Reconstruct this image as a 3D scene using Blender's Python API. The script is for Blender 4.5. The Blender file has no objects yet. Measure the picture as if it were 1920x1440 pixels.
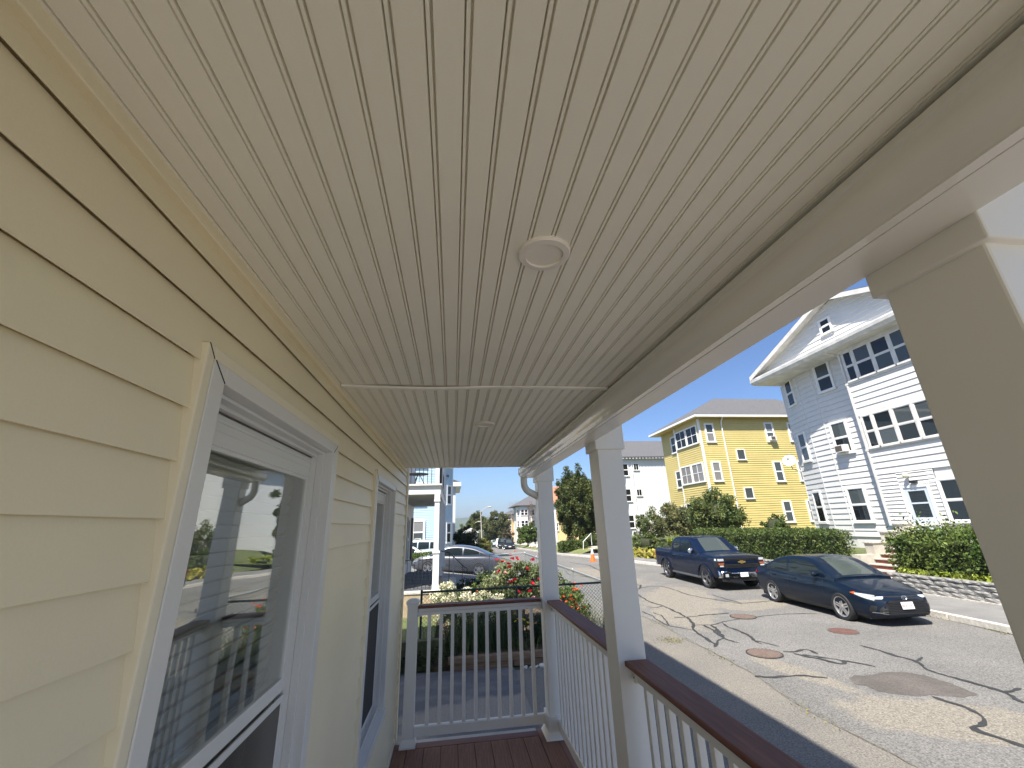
import bpy, bmesh, math, random
import numpy as np
from mathutils import Vector, Matrix
R_ = math.radians
random.seed(7); RNG = np.random.default_rng(7)
sc = bpy.context.scene
COL = sc.collection

# ---------------- camera, sky, sun, exposure ----------------
def camera():
    yaw, pitch, roll = 1.46287138e-01, 3.28252980e-01, -3.41146889e-02
    cy, sy, cp, sp = math.cos(yaw), math.sin(yaw), math.cos(pitch), math.sin(pitch)
    f = Vector((sy*cp, cy*cp, sp)); r = Vector((cy, -sy, 0)); u = r.cross(f)
    cr, sr = math.cos(roll), math.sin(roll)
    r2 = cr*r + sr*u; u2 = -sr*r + cr*u
    M = Matrix((( r2.x, u2.x, -f.x, 0), (r2.y, u2.y, -f.y, 0), (r2.z, u2.z, -f.z, 2.6), (0, 0, 0, 1)))
    cd = bpy.data.cameras.new('camera'); co = bpy.data.objects.new('camera', cd); COL.objects.link(co)
    co.matrix_world = M
    cd.sensor_width = 36; cd.lens = 36*773.88/1920; cd.clip_start = 0.03; cd.clip_end = 6000
    sc.camera = co
camera()
SUN_DIR = Vector((-0.42, -0.50, 1.0)).normalized()
w = bpy.data.worlds.new('World'); sc.world = w; w.use_nodes = True
nt = w.node_tree; bg = nt.nodes['Background']; sky = nt.nodes.new('ShaderNodeTexSky')
sky.sky_type = 'NISHITA'; sky.sun_disc = False
sky.sun_elevation = math.asin(SUN_DIR.z); sky.sun_rotation = math.atan2(SUN_DIR.x, SUN_DIR.y)
sky.altitude = 0; sky.air_density = 0.8; sky.dust_density = 1.5; sky.ozone_density = 8.0
nt.links.new(sky.outputs[0], bg.inputs[0]); bg.inputs[1].default_value = 0.05
sd = bpy.data.lights.new('sun', 'SUN'); sd.energy = 2.6; sd.angle = R_(0.53); sd.color = (1.0, 0.94, 0.84)
so = bpy.data.objects.new('sun', sd); COL.objects.link(so); so.location = (0, 0, 60)
so.rotation_euler = SUN_DIR.to_track_quat('Z', 'Y').to_euler()
sc.view_settings.view_transform = 'Standard'; sc.view_settings.look = 'None'
sc.view_settings.gamma = 1; sc.view_settings.use_curve_mapping = False
sc.view_settings.exposure = 2.0
sc.render.engine = 'CYCLES'
sc.cycles.max_bounces = 12; sc.cycles.diffuse_bounces = 8

# ---------------- materials ----------------
MATS = {}
def mat(name, col, rough=0.6, var=0.12, scale=4.0, bump=0.0, bscale=60.0, metal=0.0, spec=0.5, coat=0.0, fine=0.0, fscale=180.0, col2=None, stretch=None, trans=0.0, detail=6, mixlo=.35, mixhi=.65):
    """procedural material: base colour broken up by two noises, optional relief"""
    if name in MATS: return MATS[name]
    m = bpy.data.materials.new(name); m.use_nodes = True; MATS[name] = m
    t = m.node_tree; N = t.nodes; L = t.links; b = N['Principled BSDF']
    b.inputs['Roughness'].default_value = rough; b.inputs['Metallic'].default_value = metal
    b.inputs['Specular IOR Level'].default_value = spec; b.inputs['Coat Weight'].default_value = coat
    b.inputs['Coat Roughness'].default_value = 0.04
    tc = N.new('ShaderNodeTexCoord'); src = tc.outputs['Object']
    if stretch:
        mp = N.new('ShaderNodeMapping'); mp.inputs['Scale'].default_value = stretch; L.new(src, mp.inputs[0]); src = mp.outputs[0]
    n = N.new('ShaderNodeTexNoise'); n.inputs['Scale'].default_value = scale; n.inputs['Detail'].default_value = detail
    L.new(src, n.inputs['Vector'])
    mr = N.new('ShaderNodeMapRange'); mr.inputs['From Min'].default_value = mixlo; mr.inputs['From Max'].default_value = mixhi
    L.new(n.outputs['Fac'], mr.inputs['Value'])
    mx = N.new('ShaderNodeMix'); mx.data_type = 'RGBA'
    a = [max(0, c*(1-var)) for c in col]; c2 = col2 if col2 else [min(1, c*(1+var)) for c in col]
    if col2: a = col
    mx.inputs[6].default_value = (*a, 1); mx.inputs[7].default_value = (*c2, 1); L.new(mr.outputs[0], mx.inputs[0])
    out = mx.outputs[2]
    if fine > 0:
        n2 = N.new('ShaderNodeTexNoise'); n2.inputs['Scale'].default_value = fscale; n2.inputs['Detail'].default_value = 3
        L.new(src, n2.inputs['Vector'])
        m2 = N.new('ShaderNodeMapRange'); m2.inputs['From Min'].default_value = .3; m2.inputs['From Max'].default_value = .7
        m2.inputs['To Min'].default_value = 1-fine; m2.inputs['To Max'].default_value = 1+fine
        L.new(n2.outputs['Fac'], m2.inputs['Value'])
        vm = N.new('ShaderNodeVectorMath'); vm.operation = 'SCALE'; L.new(out, vm.inputs[0]); L.new(m2.outputs[0], vm.inputs['Scale'])
        out = vm.outputs[0]
    L.new(out, b.inputs['Base Color'])
    if bump > 0:
        nb = N.new('ShaderNodeTexNoise'); nb.inputs['Scale'].default_value = bscale; nb.inputs['Detail'].default_value = 4
        L.new(src, nb.inputs['Vector'])
        bp = N.new('ShaderNodeBump'); bp.inputs['Strength'].default_value = bump; bp.inputs['Distance'].default_value = 0.01
        L.new(nb.outputs['Fac'], bp.inputs['Height']); L.new(bp.outputs[0], b.inputs['Normal'])
    if trans > 0:
        tr = N.new('ShaderNodeBsdfTranslucent'); L.new(out, tr.inputs[0])
        ms = N.new('ShaderNodeMixShader'); ms.inputs[0].default_value = trans
        L.new(b.outputs[0], ms.inputs[1]); L.new(tr.outputs[0], ms.inputs[2]); L.new(ms.outputs[0], N['Material Output'].inputs[0])
    return m
def leafmat(name, c1, c2, trans=0.25, scale=1.2):
    """leaf colour varies per leaf (random island) and slowly through the crown"""
    if name in MATS: return MATS[name]
    m = mat(name, c1, rough=.55, col2=c2, scale=scale, trans=trans, spec=.35)
    t = m.node_tree; N = t.nodes; L = t.links; b = N['Principled BSDF']
    g = N.new('ShaderNodeNewGeometry'); mr = N.new('ShaderNodeMapRange')
    mr.inputs['To Min'].default_value = .55; mr.inputs['To Max'].default_value = 1.5
    L.new(g.outputs['Random Per Island'], mr.inputs['Value'])
    vm = N.new('ShaderNodeVectorMath'); vm.operation = 'SCALE'
    src = b.inputs['Base Color'].links[0].from_socket
    L.new(src, vm.inputs[0]); L.new(mr.outputs[0], vm.inputs['Scale']); L.new(vm.outputs[0], b.inputs['Base Color'])
    for n in N:
        if n.type == 'BSDF_TRANSLUCENT': L.new(vm.outputs[0], n.inputs[0])
    return m
def glassmat(name, tint=(.6, .65, .65), refl=.25, rough=0.01, opaque=None, wob=0.0):
    """thin pane: mirror-like with Fresnel over what lies behind (or over a dark room tone if opaque)"""
    if name in MATS: return MATS[name]
    m = bpy.data.materials.new(name); m.use_nodes = True; MATS[name] = m
    t = m.node_tree; N = t.nodes; L = t.links; N.remove(N['Principled BSDF'])
    gl = N.new('ShaderNodeBsdfGlossy'); gl.inputs['Roughness'].default_value = rough; gl.inputs['Color'].default_value = (.95, .95, .95, 1)
    if opaque: ba = N.new('ShaderNodeBsdfDiffuse'); ba.inputs['Color'].default_value = (*opaque, 1)
    else: ba = N.new('ShaderNodeBsdfTransparent'); ba.inputs['Color'].default_value = (*tint, 1)
    lw = N.new('ShaderNodeLayerWeight'); lw.inputs['Blend'].default_value = .5
    pw = N.new('ShaderNodeMath'); pw.operation = 'POWER'; pw.inputs[1].default_value = 5; L.new(lw.outputs['Facing'], pw.inputs[0])
    ad = N.new('ShaderNodeMath'); ad.operation = 'MULTIPLY_ADD'; ad.inputs[1].default_value = 1-refl; ad.inputs[2].default_value = refl; ad.use_clamp = True
    L.new(pw.outputs[0], ad.inputs[0]); ms = N.new('ShaderNodeMixShader')
    L.new(ad.outputs[0], ms.inputs[0]); L.new(ba.outputs[0], ms.inputs[1]); L.new(gl.outputs[0], ms.inputs[2]); L.new(ms.outputs[0], N['Material Output'].inputs[0])
    if wob:
        tc = N.new('ShaderNodeTexCoord'); nb = N.new('ShaderNodeTexNoise'); nb.inputs['Scale'].default_value = 1.6; nb.inputs['Detail'].default_value = 1
        L.new(tc.outputs['Object'], nb.inputs['Vector']); bp = N.new('ShaderNodeBump'); bp.inputs['Strength'].default_value = wob; bp.inputs['Distance'].default_value = .02
        L.new(nb.outputs['Fac'], bp.inputs['Height']); L.new(bp.outputs[0], gl.inputs['Normal'])
    return m

# ---------------- mesh builder ----------------
OFF = {}
class MB:
    def __init__(s): s.v = []; s.f = []; s.mi = []
    def add(s, vs, fs, m=0):
        n = len(s.v); s.v += [tuple(v) for v in vs]; s.f += [tuple(i+n for i in f) for f in fs]; s.mi += [m]*len(fs); return s
    def box(s, x0, x1, y0, y1, z0, z1, m=0):
        v = [(x0,y0,z0),(x1,y0,z0),(x1,y1,z0),(x0,y1,z0),(x0,y0,z1),(x1,y0,z1),(x1,y1,z1),(x0,y1,z1)]
        return s.add(v, [(0,3,2,1),(4,5,6,7),(0,1,5,4),(1,2,6,5),(2,3,7,6),(3,0,4,7)], m)
    def obox(s, c, h, M=None, m=0):
        v = [Vector((a*h[0], b*h[1], d*h[2])) for d in (-1,1) for a, b in ((-1,-1),(1,-1),(1,1),(-1,1))]
        if M is not None: v = [M @ p for p in v]
        v = [p+Vector(c) for p in v]
        return s.add(v, [(0,3,2,1),(4,5,6,7),(0,1,5,4),(1,2,6,5),(2,3,7,6),(3,0,4,7)], m)
    def beam(s, a, b, w, h, m=0):
        a = Vector(a); b = Vector(b); d = b-a; L = d.length; q = d.to_track_quat('X', 'Z').to_matrix()
        return s.obox((a+b)/2, (L/2, w/2, h/2), q, m)
    def prism(s, prof, axis, a, b, m=0):
        n = len(prof)
        def P(p, t):
            return {'y': (p[0], t, p[1]), 'x': (t, p[0], p[1]), 'z': (p[0], p[1], t)}[axis]
        v = [P(p, a) for p in prof]+[P(p, b) for p in prof]
        f = [tuple(range(n)), tuple(range(2*n-1, n-1, -1))]+[(i, i+n, (i+1) % n+n, (i+1) % n) for i in range(n)]
        return s.add(v, f, m)
    def tube(s, pts, r, n=6, m=0, cap=True):
        pts = [Vector(p) for p in pts]; rs = r if hasattr(r, '__len__') else [r]*len(pts); vs = []; fs = []
        up = None
        for i, p in enumerate(pts):
            d = (pts[min(i+1, len(pts)-1)]-pts[max(i-1, 0)]).normalized()
            if up is None: up = d.orthogonal().normalized()
            e1 = (up-d*up.dot(d)).normalized(); up = e1; e2 = d.cross(e1)
            for k in range(n):
                a = 2*math.pi*(k+.5)/n; vs.append(p+e1*math.cos(a)*rs[i]+e2*math.sin(a)*rs[i])
        for i in range(len(pts)-1):
            for k in range(n): fs.append((i*n+k, i*n+(k+1) % n, (i+1)*n+(k+1) % n, (i+1)*n+k))
        if cap: fs += [tuple(range(n-1, -1, -1)), tuple(range((len(pts)-1)*n, len(pts)*n))]
        return s.add(vs, fs, m)
    def lathe(s, prof, n=24, c=(0,0,0), axis='z', m=0, cap=True):
        vs = []; fs = []
        for r, h in prof:
            for k in range(n):
                a = 2*math.pi*k/n; x, y = r*math.cos(a), r*math.sin(a)
                p = {'z': (x, y, h), 'y': (x, h, y), 'x': (h, x, y)}[axis]; vs.append((p[0]+c[0], p[1]+c[1], p[2]+c[2]))
        for i in range(len(prof)-1):
            for k in range(n): fs.append((i*n+k, i*n+(k+1) % n, (i+1)*n+(k+1) % n, (i+1)*n+k))
        if cap: fs += [tuple(range(n-1, -1, -1)), tuple(range((len(prof)-1)*n, len(prof)*n))]
        return s.add(vs, fs, m)
    def grid(s, P, m=0, flip=False):
        nu = len(P); nv = len(P[0]); vs = [p for row in P for p in row]
        fs = [(i*nv+j, i*nv+j+1, (i+1)*nv+j+1, (i+1)*nv+j) for i in range(nu-1) for j in range(nv-1)]
        if flip: fs = [f[::-1] for f in fs]
        return s.add(vs, fs, m)
    def mesh(s, name, mats, recalc=True, smooth=None, off=(0,0,0)):
        me = bpy.data.meshes.new(name)
        me.from_pydata([(v[0]-off[0], v[1]-off[1], v[2]-off[2]) for v in s.v], [], s.f)
        for mm in (mats if isinstance(mats, (list, tuple)) else [mats]): me.materials.append(mm)
        if any(s.mi): me.polygons.foreach_set('material_index', s.mi)
        if recalc:
            bm = bmesh.new(); bm.from_mesh(me); bmesh.ops.recalc_face_normals(bm, faces=bm.faces); bm.to_mesh(me); bm.free()
        if smooth is not None:
            me.polygons.foreach_set('use_smooth', [True]*len(me.polygons))
            me.set_sharp_from_angle(angle=R_(smooth))
        me.update(); return me
    def build(s, name, mats, parent=None, recalc=True, smooth=None, bevel=0, world=True, kind=None):
        off = OFF.get(parent.name, (0,0,0)) if (parent is not None and world) else (0,0,0)
        me = s.mesh(name, mats, recalc, smooth, off)
        return link(name, me, parent, bevel=bevel, off=off if world else None, kind=kind)
def link(name, me, parent=None, loc=(0,0,0), rot=(0,0,0), bevel=0, off=None, kind=None, label=None):
    o = bpy.data.objects.new(name, me); COL.objects.link(o); o.location = loc; o.rotation_euler = rot
    if parent is not None: o.parent = parent
    OFF[o.name] = off if off is not None else (0,0,0)
    if bevel:
        b = o.modifiers.new('bevel', 'BEVEL'); b.width = bevel; b.segments = 2; b.limit_method = 'ANGLE'
    if kind: o['kind'] = kind
    if label: o['label'] = label
    return o
def tag(o, label=None, cat=None, group=None, kind=None):
    if label: o['label'] = label
    if cat: o['category'] = cat
    if group: o['group'] = group
    if kind: o['kind'] = kind
    return o
def thing(name, label, cat, loc=(0,0,0), rot=(0,0,0), group=None):
    o = bpy.data.objects.new(name, None); COL.objects.link(o); o.location = loc; o.rotation_euler = rot
    o.empty_display_size = .2; OFF[o.name] = tuple(loc)
    return tag(o, label, cat, group)
def struct(o): o['kind'] = 'structure'; return o
def copy_tree(o, parent=None):
    c = o.copy(); COL.objects.link(c); c.parent = parent; OFF[c.name] = OFF.get(o.name, (0,0,0))
    for ch in [x for x in bpy.data.objects if x.parent == o]: copy_tree(ch, c)
    return c
def text_mesh(txt, size, ext=0.002):
    cu = bpy.data.curves.new('lettering', 'FONT'); cu.body = txt; cu.size = size; cu.extrude = ext; cu.align_x = 'CENTER'; cu.align_y = 'CENTER'
    o = bpy.data.objects.new('lettering', cu); COL.objects.link(o); bpy.context.view_layer.update()
    me = bpy.data.meshes.new_from_object(o.evaluated_get(bpy.context.evaluated_depsgraph_get()))
    bpy.data.objects.remove(o); bpy.data.curves.remove(cu); return me

# ---------------- foliage ----------------
def leaf_arrays(P, size, up=0.0, aspect=.5, jitter=.35):
    n = len(P); P = np.asarray(P, float)
    d = RNG.normal(size=(n, 3)); d[:, 2] += up; d /= np.linalg.norm(d, axis=1)[:, None]
    e = RNG.normal(size=(n, 3)); e -= (e*d).sum(1)[:, None]*d; e /= np.linalg.norm(e, axis=1)[:, None]
    nn = np.cross(d, e); L = size*(1+jitter*RNG.normal(size=(n, 1))).clip(.4, 2)
    a = P-d*L*.5; b = P+e*L*aspect*.5+nn*L*.08; c = P+d*L*.5; dd = P-e*L*aspect*.5+nn*L*.08
    return np.stack([a, b, c, dd], 1).reshape(-1, 3)
def leaf_mesh(name, V, m):
    n = len(V)//4; me = bpy.data.meshes.new(name)
    me.vertices.add(len(V)); me.vertices.foreach_set('co', np.ascontiguousarray(V, dtype=np.float32).ravel())
    me.loops.add(n*4); me.loops.foreach_set('vertex_index', np.arange(n*4, dtype=np.int32))
    me.polygons.add(n); me.polygons.foreach_set('loop_start', np.arange(0, n*4, 4, dtype=np.int32))
    me.update(calc_edges=True); me.validate(); me.materials.append(m); return me
def crown_pts(n, c, r, clumps=40, spread=.22, inner=.35, zlow=-1.0, flat=0):
    """points in leaf clumps sitting on and inside an ellipsoid"""
    c = np.array(c, float); r = np.array(r, float)
    d = RNG.normal(size=(clumps, 3)); d /= np.linalg.norm(d, axis=1)[:, None]
    d[:, 2] = np.maximum(d[:, 2], zlow)
    rad = RNG.uniform(inner, 1, size=(clumps, 1))**.45
    cc = d*rad*(.88+.12*RNG.normal(size=(clumps, 1)))
    k = RNG.integers(0, clumps, n); sp = spread*RNG.uniform(.6, 1.3, clumps)
    q = RNG.normal(size=(n, 3)); q /= np.linalg.norm(q, axis=1)[:, None]; q *= (RNG.uniform(0, 1, (n, 1))**.45)
    return c+(cc[k]+q*sp[k][:, None])*r
def blob(mb, c, r, n=10, m=0, amp=.12):
    vs = []; fs = []; seg = n; rings = n//2+1; ph = [random.uniform(0, 6) for _ in range(4)]
    for i in range(rings+1):
        t = math.pi*i/rings
        for k in range(seg):
            a = 2*math.pi*k/seg; q = 1+amp*math.sin(3*a+ph[0]+2*t)+amp*.6*math.sin(5*t+ph[1]+a)
            vs.append((c[0]+r[0]*math.sin(t)*math.cos(a)*q, c[1]+r[1]*math.sin(t)*math.sin(a)*q, c[2]+r[2]*math.cos(t)*q))
    for i in range(rings):
        for k in range(seg): fs.append((i*seg+k, i*seg+(k+1) % seg, (i+1)*seg+(k+1) % seg, (i+1)*seg+k))
    mb.add(vs, fs, m)
# ---------------- material library ----------------
M_asph = mat('asphalt', (.135,.131,.123), .92, col2=(.17,.163,.152), scale=.5, bump=.6, bscale=90, fine=.55, fscale=52)
def add_blobs(m, blobs, c):
    # broad worn areas of the road with soft, broken edges: (x, y, half length, half width, angle)
    t = m.node_tree; N = t.nodes; L = t.links; b = N['Principled BSDF']; vm = b.inputs['Base Color'].links[0].from_node
    src = vm.inputs[0].links[0].from_socket; tc = N.new('ShaderNodeTexCoord')
    nz = N.new('ShaderNodeTexNoise'); nz.inputs['Scale'].default_value = 2.2; nz.inputs['Detail'].default_value = 7; L.new(tc.outputs['Object'], nz.inputs[0])
    acc = None
    for (x, y, a, w_, ang) in blobs:
        v = N.new('ShaderNodeVectorMath'); v.operation = 'SUBTRACT'; v.inputs[1].default_value = (x, y, 0); L.new(tc.outputs['Object'], v.inputs[0])
        r = N.new('ShaderNodeVectorRotate'); r.rotation_type = 'Z_AXIS'; r.inputs['Angle'].default_value = -R_(ang); L.new(v.outputs[0], r.inputs[0])
        s = N.new('ShaderNodeVectorMath'); s.operation = 'MULTIPLY'; s.inputs[1].default_value = (1/a, 1/w_, 0); L.new(r.outputs[0], s.inputs[0])
        l = N.new('ShaderNodeVectorMath'); l.operation = 'LENGTH'; L.new(s.outputs[0], l.inputs[0])
        ad = N.new('ShaderNodeMath'); ad.operation = 'ADD'; L.new(l.outputs['Value'], ad.inputs[0]); L.new(nz.outputs['Fac'], ad.inputs[1])
        mr = N.new('ShaderNodeMapRange'); mr.inputs['From Min'].default_value = 1.62; mr.inputs['From Max'].default_value = 1.40; L.new(ad.outputs[0], mr.inputs['Value'])
        if acc is None: acc = mr.outputs[0]
        else:
            mx = N.new('ShaderNodeMath'); mx.operation = 'MAXIMUM'; L.new(acc, mx.inputs[0]); L.new(mr.outputs[0], mx.inputs[1]); acc = mx.outputs[0]
    mix = N.new('ShaderNodeMix'); mix.data_type = 'RGBA'; L.new(acc, mix.inputs[0]); L.new(src, mix.inputs[6]); mix.inputs[7].default_value = (*c, 1); L.new(mix.outputs[2], vm.inputs[0])
add_blobs(M_asph, [(6.5,5.7,1.25,.65,-30),(7.6,14.6,3.2,1.15,65),(6.4,12.4,1.6,.7,80),(9.2,13.2,1.2,.7,10),(7.5,22.5,4,1.2,95),(6.0,7.7,1.0,.25,100)], (.20,.182,.15))
M_side = mat('sandy_pavement', (.175,.16,.135), .93, col2=(.145,.137,.123), scale=.9, bump=.6, bscale=80, fine=.45, fscale=50)
M_light = mat('worn_light_asphalt', (.29,.265,.225), .92, col2=(.235,.22,.195), scale=1.2, bump=.4, bscale=160, fine=.24, fscale=80)
M_dark = mat('brown_patch_asphalt', (.085,.075,.066), .95, col2=(.115,.10,.09), scale=2.0, bump=.5, bscale=140, fine=.25, fscale=40)
M_drive = mat('driveway_asphalt', (.10,.10,.105), .95, col2=(.19,.18,.165), scale=1.4, bump=.8, bscale=40, fine=.4, fscale=45, stretch=(1,2.2,1), mixlo=.45, mixhi=.75)
M_tar = mat('tar', (.028,.029,.031), .9, var=.3, scale=6)
M_grass = mat('grass', (.055,.085,.022), .95, col2=(.12,.13,.05), scale=1.5, bump=.8, bscale=40, fine=.35, fscale=30)
M_far = mat('far_ground', (.05,.07,.03), .95, col2=(.09,.10,.06), scale=.05, bump=0)
M_soil = mat('soil', (.055,.038,.024), .95, col2=(.12,.085,.05), scale=6, bump=.8, bscale=50, fine=.3)
M_gran = mat('granite', (.52,.49,.44), .85, var=.18, scale=12, bump=.5, bscale=50, fine=.2)
M_conc = mat('concrete', (.45,.42,.36), .9, var=.15, scale=2.5, bump=.3, bscale=60, fine=.1)
M_vinyl = mat('white_vinyl', (.84,.82,.77), .42, var=.012, scale=3, bump=.02, bscale=90)
M_wvin = mat('cool_white_vinyl', (.70,.705,.695), .4, var=.012, scale=3)
M_ceil = mat('ceiling_vinyl', (.84,.815,.725), .42, var=.03, scale=1.4, bump=.12, bscale=11, fine=.012, fscale=300)
M_alu = mat('white_aluminium', (.79,.765,.72), .10, var=.01, scale=3, spec=.7, bump=.35, bscale=5)
M_soff = mat('painted_soffit', (.78,.755,.71), .22, var=.015, scale=3, bump=.12, bscale=6)
M_cream = mat('cream_siding', (.82,.742,.545), .45, var=.035, scale=1.6, bump=.22, bscale=9, fine=.015, fscale=260)
M_creamt = mat('cream_trim', (.80,.74,.575), .5, var=.02, scale=3)
M_deck = mat('red_brown_decking', (.21,.098,.062), .7, col2=(.28,.14,.092), scale=3, stretch=(30,1.2,30), bump=.25, bscale=14, fine=.12, fscale=12)
M_rail = mat('mahogany_rail', (.15,.052,.030), .6, col2=(.21,.084,.052), scale=3, stretch=(30,1.2,30), bump=.2, bscale=12, fine=.1, fscale=12)
M_railx = mat('mahogany_rail_end', (.14,.046,.027), .6, col2=(.19,.074,.046), scale=3, stretch=(1.2,30,30), bump=.2, bscale=12)
M_black = mat('black_void', (.008,.008,.008), .9, var=0)
M_iron = mat('black_iron', (.015,.015,.016), .45, var=.2, scale=20)
M_green = mat('dark_green_vinyl', (.012,.03,.028), .4, var=.2, scale=20)
M_galv = mat('galvanised_steel', (.42,.45,.45), .45, var=.1, scale=20, metal=.6)
M_trim = mat('white_paint', (.78,.78,.76), .5, var=.03, scale=2)
M_glassnear = glassmat('window_glass', tint=(.86,.89,.87), refl=.22, wob=.22)
M_pane = glassmat('far_pane', refl=.05, opaque=(.010,.012,.014))
M_pane2 = glassmat('far_pane_with_blind', refl=.05, opaque=(.06,.072,.075))
M_pane3 = glassmat('far_pane_with_curtain', refl=.05, opaque=(.22,.215,.21))
M_blind = mat('blind', (.40,.42,.41), .6, var=.03)
M_screen = mat('insect_screen', (.022,.024,.028), .7, var=.1, scale=30)
M_room = mat('dark_room', (.06,.065,.06), .9, var=.3, scale=1.5)
M_timber = mat('old_timber', (.16,.095,.055), .9, col2=(.25,.17,.11), scale=4, stretch=(1,10,10), bump=.6, bscale=20)
M_shingle = mat('grey_shingle', (.10,.10,.105), .95, var=.3, scale=14, bump=.5, bscale=40, fine=.3, fscale=25)
M_rubber = mat('rubber', (.018,.018,.019), .8, var=.15, scale=30)
M_chrome = mat('chrome', (.75,.75,.76), .12, var=.02, metal=1)
M_alloy = mat('alloy_wheel', (.62,.62,.63), .28, var=.04, metal=.85)
M_dalloy = mat('dark_alloy', (.22,.22,.23), .3, var=.1, metal=.8)
M_plast = mat('black_plastic', (.014,.014,.015), .5, var=.1)
M_carglass = glassmat('car_glass', refl=.03, opaque=(.012,.018,.02))
M_wshield = glassmat('windscreen_glass', refl=.06, opaque=(.05,.062,.058))
M_lamp = mat('lamp_lens', (.62,.66,.70), .08, var=.1, scale=30, metal=.3)
M_amber = mat('amber_lens', (.65,.10,.015), .15, var=.1)
M_redl = mat('red_lens', (.45,.012,.012), .15, var=.1)

# ---------------- ground, street ----------------
def gz(y):
    if y < 35: return 0.0
    if y > 130: return -.0315*95
    return -.0315*(y-35)
def interp(tab, y):
    if y <= tab[0][0]: return tab[0][1]
    for (a, b), (c, d) in zip(tab, tab[1:]):
        if y <= c: return b+(d-b)*(y-a)/(c-a)
    return tab[-1][1]
ROADL = [(-30,4.9),(4.9,4.92),(5.33,4.95),(6.19,4.94),(6.69,5.01),(7.36,5.13),(7.76,5.2),(9.3,5.29),(10.34,5.31),(11.6,5.43),(12.6,5.38),(18,5.0),(25,4.6),(40,4.3),(58,5.0),(75,6.5),(100,8),(140,11)]
ROADR = [(-30,11.4),(8.7,11.94),(10.5,12.3),(18.3,13.2),(22,13.05),(26,11.95),(31,10.9),(37,9.5),(50,9.6),(72,10.4),(90,11.1),(120,12.5),(140,13.5)]
def strip(name, fl, fr, y0, y1, dz, m, step=.8, nx=1, dn=0, wob=0):
    P = []; y = y0
    while y < y1+1e-6:
        a, b = fl(y), fr(y)
        if wob: a += wob*math.sin(y*1.7)+wob*.6*math.sin(y*4.1+1)
        P.append([(a+(b-a)*k/nx, y, gz(y)+dz) for k in range(nx+1)]); y += step
    return MB().grid(P, flip=True).build(name, m, recalc=False)
ys = [-1900,-400,-60,-10]+list(range(0,140,5))+[160,250,500,1200,2000]; xs = [-1900,-500,-100,-30,0,15,30,100,500,1900]
g = MB().grid([[(x, y, gz(y)-.02) for x in xs] for y in ys], flip=True).build('ground', M_far, recalc=False); struct(g)
road = strip('road', lambda y: interp(ROADL, y), lambda y: interp(ROADR, y), -30, 139, .010, M_asph, .6, 1, wob=.03); struct(road)
sw = strip('sidewalk', lambda y: 1.2 if y < 9.2 else 3.46, lambda y: interp(ROADL, y)+.25, -30, 30, .004, M_side, .6); struct(sw)
sw2 = strip('sidewalk', lambda y: interp(ROADR, y)+.14, lambda y: 14.43 if y < 25 else interp(ROADR, y)+2.2, -30, 75, .15, mat('grey_pavement', (.165,.16,.155), .93, col2=(.21,.205,.195), scale=1.5, bump=.5, bscale=130, fine=.2, fscale=70), .6); struct(sw2)
dr = MB().grid([[(x, y, 0) for x in (-12, -4, 1.2)] for y in (-2.18, 4, 9.3)], flip=True).build('driveway', M_drive, recalc=False); struct(dr)
add_blobs(M_drive, [(.7,7.4,1.5,.45,8),(-1.2,6.4,1.0,.3,20),(2.6,8.2,.9,.4,-10)], (.24,.215,.18))
pad = MB().grid([[(x, y, .0062) for x in (-.6, 1.5, 4.6)] for y in (-16, -8, -2.2)], flip=True).build('bounce_pad', mat('pale_bounce_pad', (.45,.42,.36), .9, col2=(.37,.34,.29), scale=1.5, fine=.15, bump=.3), recalc=False); struct(pad)  # unseen pale ground added behind the camera to bounce sun into the porch
def flatpoly(name, pts, z, m, parent=None, jit=0):
    return MB().add([(x, y, z+gz(y)) for x, y in pts], [tuple(range(len(pts)))]).build(name, m, parent, recalc=True)
light1 = [(7.3,17.9),(9.15,15.35),(9.22,13.5),(10.0,13.3),(9.2,12.7),(8.04,12.25),(6.9,11.9),(6.5,12.3),(6.25,13.2),(6.49,15.28)]
light2 = [(5.71,6.94),(6.05,6.9),(6.38,6.69),(6.94,6.24),(7.5,5.61),(7.4,5.0),(6.63,4.7),(5.9,4.9),(5.66,5.25),(5.50,5.92)]
patch = [(6.56,7.26),(6.75,7.33),(6.93,7.27),(7.37,7.33),(7.67,7.27),(7.79,7.06),(7.82,6.71),(7.73,6.41),(7.69,6.26),(7.4,6.2),(7.22,6.29),(7.04,6.37),(6.85,6.36),(6.65,6.5),(6.47,6.67),(6.50,6.84),(6.40,7.0)]
def rough_poly(pts, sub=5, amp=.05):
    out = []
    for (a, b), (c, d) in zip(pts, pts[1:]+pts[:1]):
        for k in range(sub):
            t = k/sub; out.append((a+(c-a)*t+random.uniform(-amp, amp), b+(d-b)*t+random.uniform(-amp, amp)))
    return out
flatpoly('dark_patch', rough_poly(patch, 3, .02), .0135, M_dark, road)
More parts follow.
